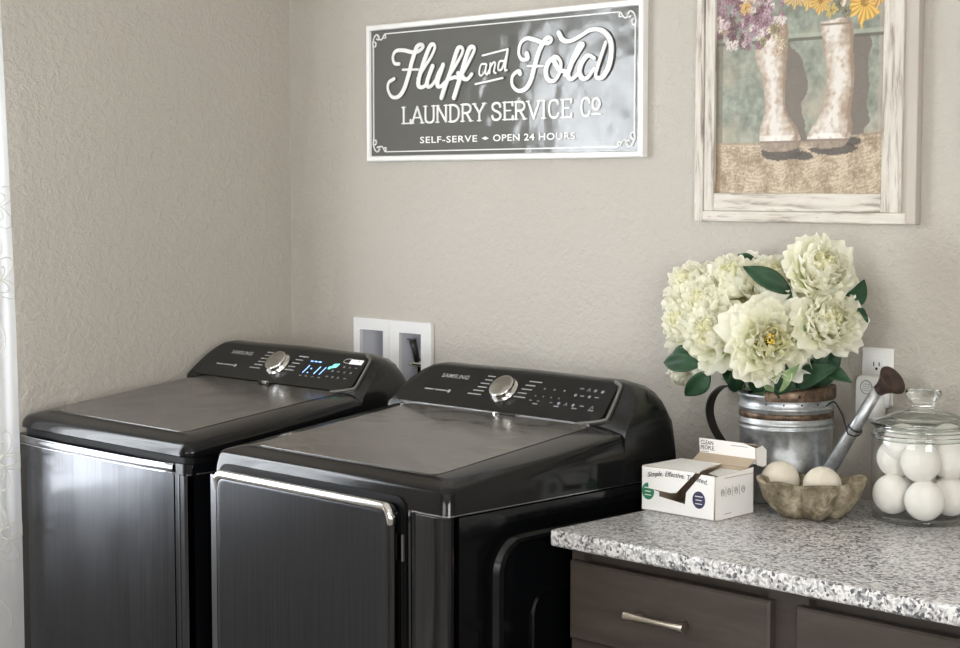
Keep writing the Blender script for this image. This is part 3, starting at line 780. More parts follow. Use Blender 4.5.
# slab lettering drawn from strokes on a unit cell
G = {'L': (.62, [((.14, 0), (.14, 1)), ((.14, 0), (.58, 0)), ((.58, 0), (.58, .2))], [(.14, 1), (.14, 0)]),
     'A': (.78, [((.06, 0), (.38, 1)), ((.38, 1), (.70, 0)), ((.17, .33), (.60, .33))], [(.06, 0), (.70, 0)]),
     'U': (.74, [((.12, 1), (.12, .25), (.2, .05), (.37, 0), (.54, .05), (.62, .25), (.62, 1))], [(.12, 1), (.62, 1)]),
     'N': (.78, [((.12, 0), (.12, 1)), ((.12, 1), (.64, 0)), ((.64, 0), (.64, 1))], [(.12, 0), (.12, 1), (.64, 1)]),
     'D': (.74, [((.12, 0), (.12, 1)), ((.12, 1), (.38, .98), (.58, .8), (.63, .5), (.58, .2), (.38, .02), (.12, 0))], [(.12, 0), (.12, 1)]),
     'R': (.74, [((.12, 0), (.12, 1)), ((.12, 1), (.42, .99), (.57, .86), (.57, .64), (.42, .5), (.12, .49)), ((.34, .49), (.60, 0))], [(.12, 0), (.12, 1), (.62, 0)]),
     'Y': (.72, [((.06, 1), (.36, .45)), ((.66, 1), (.36, .45)), ((.36, .45), (.36, 0))], [(.06, 1), (.66, 1), (.36, 0)]),
     'S': (.66, [((.54, .76), (.5, .93), (.32, 1), (.14, .92), (.10, .74), (.2, .58), (.44, .45), (.56, .27), (.5, .08), (.32, 0), (.14, .07), (.09, .26))], []),
     'E': (.66, [((.14, 0), (.14, 1)), ((.14, 1), (.58, 1)), ((.14, .52), (.48, .52)), ((.14, 0), (.60, 0)), ((.58, 1), (.58, .82)), ((.60, 0), (.60, .18))], [(.14, 1), (.14, 0)]),
     'V': (.74, [((.06, 1), (.37, 0)), ((.68, 1), (.37, 0))], [(.06, 1), (.68, 1)]),
     'I': (.36, [((.18, 0), (.18, 1))], [(.18, 0), (.18, 1)]),
     'C': (.70, [((.60, .74), (.54, .93), (.36, 1), (.17, .88), (.10, .5), (.17, .12), (.36, 0), (.54, .07), (.61, .26))], []),
     ' ': (.30, [], [])}
def slab(s, u0, u1, z0, hgt, w, h):
    tot = sum(G[c][0] for c in s); k = (u1-u0)/tot; x = u0
    for c in s:
        adv, st, se = G[c]
        for qi, q in enumerate(st): stroke(bm, [(x+p[0]*k, z0+p[1]*hgt) for p in q], w*.85 if q[0][1] != q[-1][1] or len(q) > 3 else w*.55, smap, -.001, h+.00012*qi, sub=4 if len(q) > 2 else 1)
        for p in se: stroke(bm, [(x+(p[0]-.10)*k, z0+p[1]*hgt), (x+(p[0]+.10)*k, z0+p[1]*hgt)], w*.45, smap, -.001, h+.0007, sub=1)
        x += adv*k
bm = bmesh.new()
slab('LAUNDRY SERVICE', .468, 1.050, 1.7010, .0405, .0062, .0022)
slab('C', 1.072, 1.106, 1.7020, .0405, .0062, .0022)
cu, cz = 1.121, 1.7285
stroke(bm, [(cu+.011*math.cos(2*PI*k/12), cz+.0125*math.sin(2*PI*k/12)) for k in range(13)], .0052, smap, -.001, .0022, sub=2)
stroke(bm, [(1.108, 1.706), (1.135, 1.706)], .0036, smap, -.001, .0022, sub=1)
link('slab_lettering', bm, M['sign_white'], sg)
bm = bmesh.new()
text(bm, 'SELF-SERVE', .5366, 1.650, .203, .0165, smap, .0016, bold=.018, space=1.12)
text(bm, 'OPEN 24 HOURS', .7934, 1.650, .264, .0165, smap, .0016, bold=.018, space=1.08)
prism(bm, [(.7545, 1.6582), (.7665, 1.6625), (.7785, 1.6582), (.7665, 1.6539)], smap, 0, .0016)
link('small_lettering', bm, M['sign_white'], sg)

# ------------------------------------------------------------------ framed picture
PU0, PU1, PZ0, PZ1 = 1.404, 1.944, 1.468, 2.25
pf = empty('framed_picture', ((PU0+PU1)/2, 0, PZ0), 'distressed white wooden frame holding a print of two flower-filled boots', 'picture')
pcx = (PU0+PU1)/2; off = Vector((-pcx, 0, -PZ0))
def fbox(c0, c1, mat, nm, bev=.002):
    bm = bmesh.new(); add_box(bm, Vector(c0)+off, Vector(c1)+off, bev)
    return link(nm, bm, mat, pf)
# outer moulding
bd = .022
fbox((PU0, -.019, PZ0), (PU0+bd, -.0005, PZ1), M['wood_v'], 'outer_moulding'); fbox((PU1-bd, -.019, PZ0), (PU1, -.0005, PZ1), M['frame_edge'], 'outer_moulding')
fbox((PU0+bd, -.019, PZ0), (PU1-bd, -.0005, PZ0+bd), M['wood_h'], 'outer_moulding'); fbox((PU0+bd, -.019, PZ1-bd), (PU1-bd, -.0005, PZ1), M['wood_h'], 'outer_moulding')
# inner boards
ib = .027
a0, a1, b0, b1 = PU0+bd, PU1-bd-.012, PZ0+bd, PZ1-bd
fbox((a0+.001, -.0155, b0), (a0+ib, -.001, b1), M['wood_v'], 'frame_board'); fbox((a1-.046, -.017, b0), (a1, -.001, b1), M['wood_v'], 'frame_board')
fbox((a0+ib+.0005, -.0155, b0+.0005), (a1-.0465, -.001, b0+.038), M['wood_h'], 'frame_board'); fbox((a0+ib+.0005, -.0155, b1-.038), (a1-.0465, -.001, b1), M['wood_h'], 'frame_board')
fbox((a1+.0005, -.012, b0), (PU1-bd-.0005, -.001, b1), M['frame_edge'], 'frame_step', 0)
AU0, AU1, AZ0, AZ1 = a0+ib, a1-.044, b0+.036, b1-.036
BOOTS= [[(1.5944, 1.8786), (1.6494, 1.8749), (1.6491, 1.7853), (1.6486, 1.7029), (1.6802, 1.657), (1.6834, 1.6233), (1.6337, 1.6128), (1.5892, 1.6211), (1.5849, 1.6593), (1.5972, 1.7046), (1.5868, 1.7732), (1.5704, 1.812), (1.580, 1.86)],
        [(1.7304, 1.8732), (1.8011, 1.8735), (1.8092, 1.8065), (1.8121, 1.7484), (1.8047, 1.6905), (1.8096, 1.6613), (1.7974, 1.6287), (1.7717, 1.6196), (1.7076, 1.6229), (1.707, 1.6527), (1.7355, 1.6927), (1.7475, 1.7512), (1.7374, 1.8251)]]
BS = [[(p.x, p.y) for p in catmull([(x, z, 0) for x, z in B]+[(B[0][0], B[0][1], 0)], 4)] for B in BOOTS]
def inside(P, x, y):
    c = False; j = len(P)-1
    for i in range(len(P)):
        if (P[i][1] > y) != (P[j][1] > y) and x < (P[j][0]-P[i][0])*(y-P[i][1])/(P[j][1]-P[i][1])+P[i][0]: c = not c
        j = i
    return c
def nz(x, y, s, k=0, o=3): return noise.fractal(Vector((x*s, y*s, k)), .9, 2.1, o)
BL = []
fr_ = random.Random(11)
for k in range(150):
    a = fr_.uniform(0, 6.28); q = fr_.random()**.6
    BL.append((1.545+.105*q*math.cos(a), 1.905+.075*q*math.sin(a), fr_.uniform(.007, .015), fr_.choice(['#946a7c', '#734f5d', '#b0909c', '#85606e', '#c4abb0', '#5f4549', '#dccfca', '#a0848f', '#a08470']), fr_.uniform(0, 6)))
for k in range(16):
    a = fr_.uniform(0, 6.28); q = fr_.random()**.5
    BL.append((1.617+.032*q*math.cos(a), 1.846+.03*q*math.sin(a), fr_.uniform(.008, .013), fr_.choice(['#cdb79c', '#b69b7e', '#d8c9b2', '#8a8360', '#a98f7f']), fr_.uniform(0, 6)))
for x, z, r_, c in ((1.545, 1.915, .016, '#d3a75c'), (1.70, 1.925, .03, '#d9b45e'), (1.73, 1.915, .028, '#d8a94e'), (1.67, 1.93, .03, '#c9a86a'), (1.80, 1.925, .016, '#4c4a55'), (1.775, 1.905, .018, '#6b6a4e'), (1.755, 1.895, .016, '#c6a95a'), (1.833, 1.905, .046, '#e2b044'), (1.868, 1.925, .035, '#cf9f52'), (1.79, 1.89, .014, '#70705a')):
    BL.append((x, z, r_, c, 1.3))
for k in range(70):
    x = fr_.uniform(1.45, 1.89); z = fr_.uniform(1.94, 2.2); BL.append((x, z, fr_.uniform(.02, .04), fr_.choice(['#9a6f86', '#d8a94e', '#7b8a62', '#e2b044', '#b993a4', '#5f6b4c', '#d9cbb4']), fr_.uniform(0, 6)))
def paint(x, z):
    n1 = nz(x, z, 26, 1); n2 = nz(x, z, 90, 5); n3 = nz(x, z, 240, 7, 2)
    hz = 1.633 if x < 1.70 else 1.633+(x-1.70)*.10
    if z > hz:
        t = min(max(.5+n1*.6+n2*.35, 0), 1)
        c = lerp(hexc('#747a6d'), hexc('#a0a496'), t)
        c = lerp(c, hexc('#b8aa98'), min(max(nz(x, z, 9, 9)*1.2-.05, 0), .8))
        if (1.645 < x < 1.700+.012*math.sin(z*40)+.012*n1-.25*max(z-1.72, 0) or x > 1.80 and x < 1.846+.012*n1-.1*max(1.72-z, 0)) and z < 1.842: c = lerp(c, hexc('#71675e'), .85)
        if x > 1.868: c = lerp(c, hexc('#b09f92'), .6)
        lz = 1.842
        if abs(z-lz) < .0035: c = lerp(c, hexc('#5d5850'), .75)
        elif 0 < z-lz < .012: c = lerp(c, hexc('#b2b5a3'), .5)
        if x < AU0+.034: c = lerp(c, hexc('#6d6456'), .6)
    else:
        w = math.sin((z+.05*math.sin(x*9)+(x-1.7)*.18)*620+n1*5)
        t = min(max(.55+n1*.6+n3*.5+n2*.35+w*.10, 0), 1)
        t = min(max(t+.35*math.sin((z*1.0-(x-1.7)*.35*(1 if x > 1.70 else -.15))*900+n1*8)*max(0, .4+n1), 0), 1)
        c = lerp(hexc('#917d66'), hexc('#cbbba4'), t)
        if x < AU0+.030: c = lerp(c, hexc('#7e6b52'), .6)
        if hz-z < .004: c = lerp(c, hexc('#8a7d6c'), .5)
    for (ex, ez, rx, rz_) in ((1.640, 1.612, .050, .017), (1.765, 1.6185, .056, .013), (1.695, 1.604, .022, .009), (1.81, 1.632, .02, .009)):
        if ((x-ex)/rx)**2+((z-ez)/rz_)**2 < 1+.3*n2: c = lerp(c, hexc('#4d4843'), .85)
    for k, B in enumerate(BS):
        if inside(B, x, z):
            ez = [p[0]+(z-p[1])*(q[0]-p[0])/(q[1]-p[1]) for p, q in zip(B, B[1:]+B[:1]) if (p[1] > z) != (q[1] > z)]
            lo, hi = min(ez), max(ez)
            f = (x-lo)/max(hi-lo, .01)
            edge = abs(f-.42)*2
            t = min(max(edge*1.0+n1*.4+n2*.4-.10, 0), 1)
            c = lerp(hexc('#dcd6cd'), hexc('#a08a75'), t)
            if n2+n3*.5 > .62: c = lerp(c, hexc('#a88d74'), .4)
            sole = 1.6325+(.002 if k else 0)
            if z < sole: c = lerp(hexc('#a39383'), hexc('#8c7d6e'), .5+n2)
            if abs(z-sole-.001) < .0018: c = hexc('#8a7a6b')
            if sole+.003 < z < sole+.015 and n1 > -.25: c = lerp(c, hexc('#f1eee8'), .6)
            if edge > .93: c = lerp(c, hexc('#83715f'), .5)
            if k and abs(z-1.866) < .002: c = hexc('#8a7967')
            if k and z > 1.845 and abs(z-1.852) < .004 and x > 1.78: c = lerp(c, hexc('#8a7967'), .5)
    for (bx, bz, br, col, ph) in BL:
        dx, dz = x-bx, z-bz; d = math.hypot(dx, dz)
        if d < br*1.15:
            a = math.atan2(dz, dx); pet = .82+.14*math.sin(a*7+ph)+.3*n2
            if d < br*pet:
                s = .5+.5*math.sin(a*18+ph*3+d/br*4)
                h = hexc(col); c = lerp(lerp(h, (.22, .17, .16), .28), lerp(h, (1, .97, .92), .22), s)
                if d < br*.2: c = lerp(h, (.35, .25, .12), .5)
    return tuple(min(max(v+.02*n3, 0), 1) for v in c)
bm = bmesh.new(); NX, NZ = 210, 300; g = []; cols = []
for j in range(NZ+1):
    row = []
    for i in range(NX+1):
        x = AU0+(AU1-AU0)*i/NX; z = AZ0+(AZ1-AZ0)*j/NZ
        row.append(bm.verts.new((x-pcx, -.008, z-PZ0))); cols.append(srgb(paint(x+.018, z)))
    g.append(row)
for j in range(NZ):
    for i in range(NX): bm.faces.new((g[j][i], g[j][i+1], g[j+1][i+1], g[j+1][i]))
art = link('print', bm, M['print'], pf)
ca = art.data.color_attributes.new('Col', 'FLOAT_COLOR', 'POINT')
ca.data.foreach_set('color', [v for c in cols for v in (*c, 1.0)])

# ------------------------------------------------------------------ electric outlet and smart plug
ou = empty('wall_outlet', (1.857, 0, 1.165), 'white duplex electric outlet on the wall behind the glass jar', 'outlet')
bm = bmesh.new(); add_box(bm, (-.036, -.006, -.057), (.036, -.0005, .057), .003, 3); o = link('cover_plate', bm, M['plastic_white'], ou); smooth_by_angle(o, 50)
for dz in (.022, -.022):
    bm = bmesh.new(); prism(bm, rrect(-.017, .017, dz-.0145, dz+.0145, .012, 6), lambda u, v, h: Vector((u, -h, v)), .005, .0085); so = link('receptacle', bm, M['plastic_white'], ou)
    bm = bmesh.new()
    for x, a, b in ((-.0062, -.002, .007), (.0062, -.001, .0065)): add_box(bm, (x-.0011, -.0089, dz+a), (x+.0011, -.0084, dz+b))
    lathe(bm, [(0, 0), (.0028, 0), (.0028, .0005), (0, .0005)], (0, -.0084, dz-.0065), 12, Matrix.Rotation(R(90), 3, 'X')); link('slots', bm, M['hole'], so)
bm = bmesh.new(); lathe(bm, [(0, 0), (.0032, 0), (.0028, .001), (0, .0012)], (0, -.006, 0), 14, Matrix.Rotation(R(90), 3, 'X')); link('screw', bm, M['steel_bright'], ou)
pl = empty('smart_plug', (1.864, -.009, 1.128), 'rounded white smart plug with a green light in the lower outlet socket', 'plug')
bm = bmesh.new()
prev = None
for ins, y in ((.002, 0), (0, -.004), (0, -.026), (.002, -.030), (.005, -.032)):
    ring = [bm.verts.new((x, y, z)) for x, z in rrect(-.036+ins, .018-ins, -.045+ins, .040-ins, .012, 6)]
    if prev:
        for i in range(len(ring)): bm.faces.new((prev[i], prev[(i+1) % len(ring)], ring[(i+1) % len(ring)], ring[i]))
    prev = ring
bm.faces.new(list(reversed(prev))); bmesh.ops.recalc_face_normals(bm, faces=bm.faces)
o = link('plug_body', bm, M['plastic_white'], pl); smooth_by_angle(o, 45)
for r0, r1, nm, m in ((.0125, .014, 'socket_ring', M['ink_grey']),):
    bm = bmesh.new(); lathe(bm, [(r0, 0), (r0, .001), (r1, .001), (r1, 0)], (-.009, -.032, .018), 32, Matrix.Rotation(R(90), 3, 'X'))
    for k in range(4): add_box(bm, (-.018+.0, -.0335, .011+k*.0042), (0.0, -.0322, .0118+k*.0042))
    link(nm, bm, m, pl)
bm = bmesh.new(); add_box(bm, (-.020, -.0345, -.031), (-.002, -.032, -.0285), .0005); link('indicator_light', bm, M['led_green'], pl)
bm = bmesh.new(); tube(bm, [(.022, -.004, -.022), (.022, -.004, .02)], .006, 14); tube(bm, [(.018, -.004, .01), (.026, -.004, .01)], .004, 10); link('side_prong', bm, M['plastic_white'], pl, smooth=True)

# ------------------------------------------------------------------ cabinet and counter
cb = empty('base_cabinet', (1.612, 0, 0), 'dark stained wooden base cabinet with shaker drawers under the granite counter', 'cabinet')
CW = 1.36
cf = -.637
bm = bmesh.new(); add_box(bm, (0, cf+.02, .10), (CW, -.001, .882)); add_box(bm, (.03, cf+.08, 0.002), (CW-.03, -.02, .10)); link('carcass', bm, M['wood'], cb)
bm = bmesh.new()
add_box(bm, (0, cf, .10), (CW, cf+.02, .135)); add_box(bm, (0, cf, .870), (CW, cf+.02, .882)); add_box(bm, (0, cf, .69), (CW, cf+.02, .712))
for a, b in ((0, .03), (.44, .52), (.93, 1.01), (CW-.03, CW)): add_box(bm, (a, cf-.0003, .10), (b, cf+.02, .882))
link('face_frame', bm, M['wood'], cb)
def shaker(name, x0, x1, z0, z1, rail=.0, slab_=True):
    bm = bmesh.new(); prev = None
    for ins, y in ((0, 0), (0, -.016), (.004, -.020), (.008, -.0203)):
        ring = [bm.verts.new((x, cf+y-.0004, z)) for x, z in ((x0+ins, z0+ins), (x1-ins, z0+ins), (x1-ins, z1-ins), (x0+ins, z1-ins))]
        if prev:
            for i in range(4): bm.faces.new((prev[i], prev[(i+1) % 4], ring[(i+1) % 4], ring[i]))
        prev = ring
    if not slab_:
        for ins, y in ((.056, -.0203), (.06, -.011)):
            ring = [bm.verts.new((x, cf+y-.0004, z)) for x, z in ((x0+ins, z0+ins), (x1-ins, z0+ins), (x1-ins, z1-ins), (x0+ins, z1-ins))]
            for i in range(4): bm.faces.new((prev[i], prev[(i+1) % 4], ring[(i+1) % 4], ring[i]))
            prev = ring
    bm.faces.new(prev); bmesh.ops.recalc_face_normals(bm, faces=bm.faces)
    return link(name, bm, M['wood'], cb)
def pull(parent, cx, cz, vert=False):
    bm = bmesh.new()
    y = cf-.020-.026
    n = 15; P = [(cx-.066+.132*k/(n-1), y, cz) for k in range(n)]
    rad = [.0052+.0038*abs(2*k/(n-1)-1)**1.6 for k in range(n)]
    if vert: P = [(cx, y, cz-.066+.132*k/(n-1)) for k in range(n)]
    tube(bm, P, rad, 4 if False else 14)
    o = link('handle', bm, M['nickel'], parent); smooth_by_angle(o, 50)
    for s in (-.048, .048):
        bm = bmesh.new()
        q = (cx+s, cz) if not vert else (cx, cz+s)
        tube(bm, [(q[0], cf-.0205, q[1]), (q[0], y+.003, q[1])], [.0075, .0048], 12)
        link('handle_stem', bm, M['nickel'], o, smooth=True)
for x0, x1 in ((.010, .455), (.507, .945), (.995, 1.35)):
    d1 = shaker('drawer', x0, x1, .713, .858); pull(d1, (x0+x1)/2+.0, .787)
    d2 = shaker('door', x0, x1, .12, .690, slab_=False); pull(d2, x1-.04, .60, True)

bm = bmesh.new()
add_box(bm, (1.594, -.680, .8835), (3.02, -.0008, .915), .006, 3)
ct = link('granite_countertop', bm, M['granite']); smooth_by_angle(ct, 45)
tag(ct, 'speckled grey and white granite worktop on the dark cabinet', 'countertop')

# ------------------------------------------------------------------ watering can
CC = Vector((1.713, -.109, .9153))
cn = empty('watering_can', CC, 'galvanised metal watering can with copper bands holding the white flowers', 'watering can')
def band(r): return r
bm = bmesh.new()
prof = [(0, .004), (.086, .004), (.089, 0), (.091, .004), (.0905, .010), (.0912, .05), (.092, .10), (.0925, .143), (.0945, .146), (.0955, .1485), (.0945, .151), (.0925, .153), (.0945, .156), (.0955, .158), (.0945, .161), (.0925, .163),
        (.0925, .184), (.0945, .186), (.0955, .1885), (.0945, .191), (.0925, .193), (.0925, .206), (.0945, .2085), (.096, .211), (.0968, .214), (.0958, .217), (.0935, .2165), (.0925, .213), (.091, .20), (.090, .05), (.088, .008), (0, .008)]
lathe(bm, prof, n=72); link('can_body', bm, M['galv'], cn, smooth=True)
bm = bmesh.new(); lathe(bm, [(.0928, .168), (.0942, .169), (.0945, .174), (.0942, .179), (.0928, .180)], n=72); link('copper_band', bm, M['copper'], cn, smooth=True)
# raised copper spill guard round the spout side of the rim
bm = bmesh.new(); n = 44; rows = []
for i in range(n+1):
    a = R(-80)+R(186)*i/n
    f = math.sin(PI*i/n); hgt = .017+.010*f
    rows.append([bm.verts.new((r_*math.cos(a), r_*math.sin(a), z)) for r_, z in ((.0975, .2055), (.0985, .208), (.0983, .2055+hgt*.5), (.0985, .2055+hgt-.002), (.0965, .2055+hgt), (.093-.010*f, .2055+hgt+.002*f), (.0925-.010*f, .2055+hgt-.002), (.095, .2055+hgt-.005), (.0955, .215))])
for A, B in zip(rows, rows[1:]):
    for i in range(len(A)-1): bm.faces.new((A[i], B[i], B[i+1], A[i+1]))
bm.faces.new(rows[0]); bm.faces.new(list(reversed(rows[-1])))
bmesh.ops.recalc_face_normals(bm, faces=bm.faces)
link('spill_guard', bm, M['copper'], cn, smooth=True)
for a in (-64, -40):
    bm = bmesh.new(); lathe(bm, [(0, .003), (.002, .002), (.003, 0)], Vector((.0984*math.cos(R(a)), .0984*math.sin(R(a)), .216)), 10, Vector((math.cos(R(a)), math.sin(R(a)), 0)).to_track_quat('Z', 'Y').to_matrix()); link('rivet', bm, M['iron'], cn, smooth=True)
for a in range(-80, 40, 22):
    bm = bmesh.new(); lathe(bm, [(0, .002), (.0013, .0015), (.002, 0)], Vector((.0926*math.cos(R(a)), .0926*math.sin(R(a)), .199)), 8, Vector((math.cos(R(a)), math.sin(R(a)), 0)).to_track_quat('Z', 'Y').to_matrix()); link('rivet', bm, M['iron'], cn, smooth=True)
def strap(pts, wid, th, nm, mat, parent, wdir=Vector((0, 1, 0))):
    P = catmull(pts, 6); bm = bmesh.new(); rows = []
    for i, p in enumerate(P):
        t = (P[min(i+1, len(P)-1)]-P[max(i-1, 0)]).normalized(); nn = t.cross(wdir).normalized()
        rows.append([bm.verts.new(p+wdir*sw*wid/2+nn*sn*th/2) for sw, sn in ((-1, -1), (1, -1), (1, 1), (-1, 1))])
    for A, B in zip(rows, rows[1:]):
        for i in range(4): bm.faces.new((A[i], A[(i+1) % 4], B[(i+1) % 4], B[i]))
    bm.faces.new(rows[0]); bm.faces.new(list(reversed(rows[-1]))); bmesh.ops.recalc_face_normals(bm, faces=bm.faces)
    o = link(nm, bm, mat, parent); smooth_by_angle(o, 40)
rel = lambda x, z, y=0: Vector((x-CC.x, y, z-CC.z))
strap([rel(1.622, 1.122), rel(1.598, 1.129), rel(1.560, 1.130), rel(1.532, 1.110), rel(1.521, 1.078), rel(1.530, 1.045), rel(1.552, 1.016), rel(1.585, .985), rel(1.622, .965)], .020, .003, 'can_handle', M['iron'], cn, Vector((.25, .97, 0)))
bm = bmesh.new(); tube(bm, [(.080, 0, .030), (.104, 0, .070), (.160, 0, .158), (.211, 0, .238)], [.016, .0145, .0125, .0110], 20); link('spout', bm, M['galv'], cn, smooth=True)
bm = bmesh.new()
ax = Vector((.80, -.05, .58)).normalized(); q = ax.to_track_quat('Z', 'Y').to_matrix()
base = Vector((.213, 0, .236))
lathe(bm, [(.0118, 0), (.0125, .005), (.0155, .014), (.0215, .025), (.0295, .036), (.0308, .0382), (.030, .040), (.027, .0396), (.0135, .0428), (0, .044)], base, 36, q); link('spout_rose', bm, M['rust'], cn, smooth=True)
bm = bmesh.new(); tube(bm, catmull([(.095, .0, .195), (.115, -.003, .205), (.135, -.008, .185), (.148, -.012, .162), (.158, -.018, .148), (.174, -.016, .145), (.176, .0, .150), (.164, .014, .155), (.150, .012, .158), (.147, -.008, .160)], 5), .0017, 8)
lathe(bm, [(.0135, -.002), (.0148, 0), (.0135, .002)], (.161, 0, .158), 20, Vector((.54, 0, .84)).to_track_quat('Z', 'Y').to_matrix())
link('spout_wire', bm, M['iron'], cn, smooth=True)

# ------------------------------------------------------------------ peonies
def petal(bm, lay, c, axis, az, th0, th1, L, W, cup, ruf, rr, tint, nL=7, nW=9):
    """one cupped ruffled petal; th angles measured from the axis"""
    q = axis.to_track_quat('Z', 'Y').to_matrix()
    rd = q @ Vector((math.cos(az), math.sin(az), 0)); tg = q @ Vector((-math.sin(az), math.cos(az), 0)); ax = q @ Vector((0, 0, 1))
    p = Vector(c); rows = []; p1, p2, p3 = (rr.uniform(0, 6.28) for _ in range(3)); k1 = rr.uniform(5, 8)
    notch = rr.random() < .5
    for i in range(nL+1):
        s = i/nL; th = th0+(th1-th0)*s
        d = ax*math.cos(th)+rd*math.sin(th); nn = ax*math.sin(th)-rd*math.cos(th)
        if i: p = p+d*(L/nL)
        w = W*(.25+.85*math.sin(min(s*1.25, 1)*PI/2))*(1 if s < .8 else 1-(s-.8)**2*5)
        row = []
        for j in range(nW+1):
            t = j/nW*2-1
            r_ = ruf*s*s*(math.sin(k1*t+p1)+.6*math.sin(11*t+p2))+ruf*.5*s*math.sin(6*s+3*t+p3)
            v = p+tg*(t*w/2)+nn*(cup*w*t*t*.5+r_)-d*(abs(t)**3*w*.20*s)+d*(L*.05*s*(math.sin(8*t+p3)-(1.2*math.exp(-(t*4)**2) if notch else 0)))
            row.append(bm.verts.new(v))
            f = min(s*1.5, 1)
            base = lerp(hexc('#d2dc86'), hexc('#fbf9e0'), f) if tint < .5 else lerp(hexc('#d8e09a'), hexc('#fcfbee'), min(s*1.5, 1))
            if tint < .18: base = lerp(base, hexc('#dfe3a8'), .45)
            lay[row[-1]] = base
        rows.append(row)
    for A, B in zip(rows, rows[1:]):
        for j in range(nW): bm.faces.new((A[j], A[j+1], B[j+1], B[j]))

def bloom(parent, c, rad, axis, seed, open_=.5, centre=False):
    rr = random.Random(seed); bm = bmesh.new(); cols_ = {}
    rad *= (1.12 if rad > .057 else 1.28); c = Vector(c)-axis*rad*.40
    layers = [(9, R(100), R(40), 1.12, .84), (11, R(84), R(10), 1.08, .70), (12, R(68), R(-6), 1.06, .60), (12, R(54), R(-18), 1.04, .52), (11, R(40), R(-24), 1.02, .44), (10, R(27), R(-28), .98, .38), (8, R(12), R(-20), .94, .32)]
    if centre: layers = [(9, R(92), R(60), 1.1, .80), (11, R(80), R(36), 1.06, .66), (12, R(68), R(18), .98, .56), (12, R(58), R(4), .86, .46), (11, R(48), R(-6), .72, .38), (9, R(38), R(-8), .56, .30)]
    for k, (n, t0, t1, l, w) in enumerate(layers):
        for i in range(n):
            az = 2*PI*(i+.5*(k % 2)+rr.uniform(-.2, .2))/n
            petal(bm, cols_, c, axis, az, t0+rr.uniform(-.16, .16), t1+rr.uniform(-.25, .25), rad*l*1.15*rr.uniform(.88, 1.06), rad*w*rr.uniform(1.0, 1.3), rr.uniform(.12, .34), rad*.085*rr.uniform(.7, 1.6), rr, 1-k/7+rr.uniform(-.1, .1))
    bm.verts.index_update(); vs = list(bm.verts)
    col = [v for w in vs for v in (*srgb(cols_[w]), 1.0)]
    o = link('petals', bm, M['petal'], parent, smooth=True)
    a = o.data.color_attributes.new('Col', 'FLOAT_COLOR', 'POINT'); a.data.foreach_set('color', col)
    md = o.modifiers.new('smooth', 'SUBSURF'); md.levels = 1; md.render_levels = 1
    if centre:
        bm = bmesh.new(); q = axis.to_track_quat('Z', 'Y').to_matrix()
        for i in range(26):
            a_ = rr.uniform(0, 6.28); s = rr.random()**.5*.13
            d = (q @ Vector((s*math.cos(a_)*1.4, s*math.sin(a_)*1.4, 1))).normalized()
            tube(bm, [c+d*rad*.05, c+d*rad*.5, c+d*rad*(.62+rr.uniform(-.05, .05))], [.0008, .0008, .0022], 5)
        link('stamens', bm, M['stamen'], parent, smooth=True)
    return o

def leaf(parent, b, t, wid, pale=False, droop=.12, roll=.3, seed=0):
    b, t = Vector(b), Vector(t); d = t-b; L = d.length; d.normalize()
    cam = Vector((.68, -.70, .2)).normalized(); side = d.cross(cam)
    side = side.normalized() if side.length > 1e-3 else Vector((0, 0, 1)); up = side.cross(d).normalized()
    if up.dot(Vector((.5, -.6, .6))) < 0: up = -up
    side = (side*math.cos(roll)+up*math.sin(roll)).normalized(); up = side.cross(d).normalized()
    bm = bmesh.new(); rows = []; n, m = 12, 6
    rr = random.Random(seed); ph = rr.uniform(0, 6)
    for i in range(n+1):
        s = i/n; w = wid*max(math.sin(PI*min(s**.85, 1))**.8, .02)
        cc = b+d*L*s+up*L*droop*math.sin(PI*s)
        rows.append([bm.verts.new(cc+side*w/2*t_+up*(abs(t_)*w*.18+.002*math.sin(9*s+ph+t_*2))) for t_ in [j/m*2-1 for j in range(m+1)]])
    for A, B in zip(rows, rows[1:]):
        for j in range(m): bm.faces.new((A[j], A[j+1], B[j+1], B[j]))
    o = link('leaf', bm, M['leaf_pale' if pale else 'leaf'], parent, smooth=True)
    sd = o.modifiers.new('thickness', 'SOLIDIFY'); sd.thickness = .0009
    return o

PE = [((1.808, -.140, 1.377), .064, 'topmost white peony leaning right above all the other blooms', .5, False),
      ((1.840, -.155, 1.280), .060, 'white peony at the right, just below the topmost bloom', .5, False),
      ((1.747, -.215, 1.244), .080, 'largest white peony, wide open with yellow stamens showing', .5, True),
      ((1.597, -.190, 1.245), .066, 'big white peony directly left of the open yellow-centred one', .5, False),
      ((1.600, -.130, 1.345), .055, 'white peony in the upper row, between two others at the top left', .5, False),
      ((1.480, -.122, 1.330), .050, 'leftmost white peony in the upper row of the bunch', .5, False),
      ((1.675, -.100, 1.345), .053, 'white peony behind the dark green leaf in the top middle', .5, False),
      ((1.497, -.150, 1.258), .050, 'lower leftmost full white peony above the dark leaves', .5, False),
      ((1.432, -.085, 1.145), .028, 'small pale peony bud hanging low at the left under leaves', .5, False),
      ((1.548, -.160, 1.303), .046, 'white peony tucked in the middle of the left-hand cluster', .5, False)]
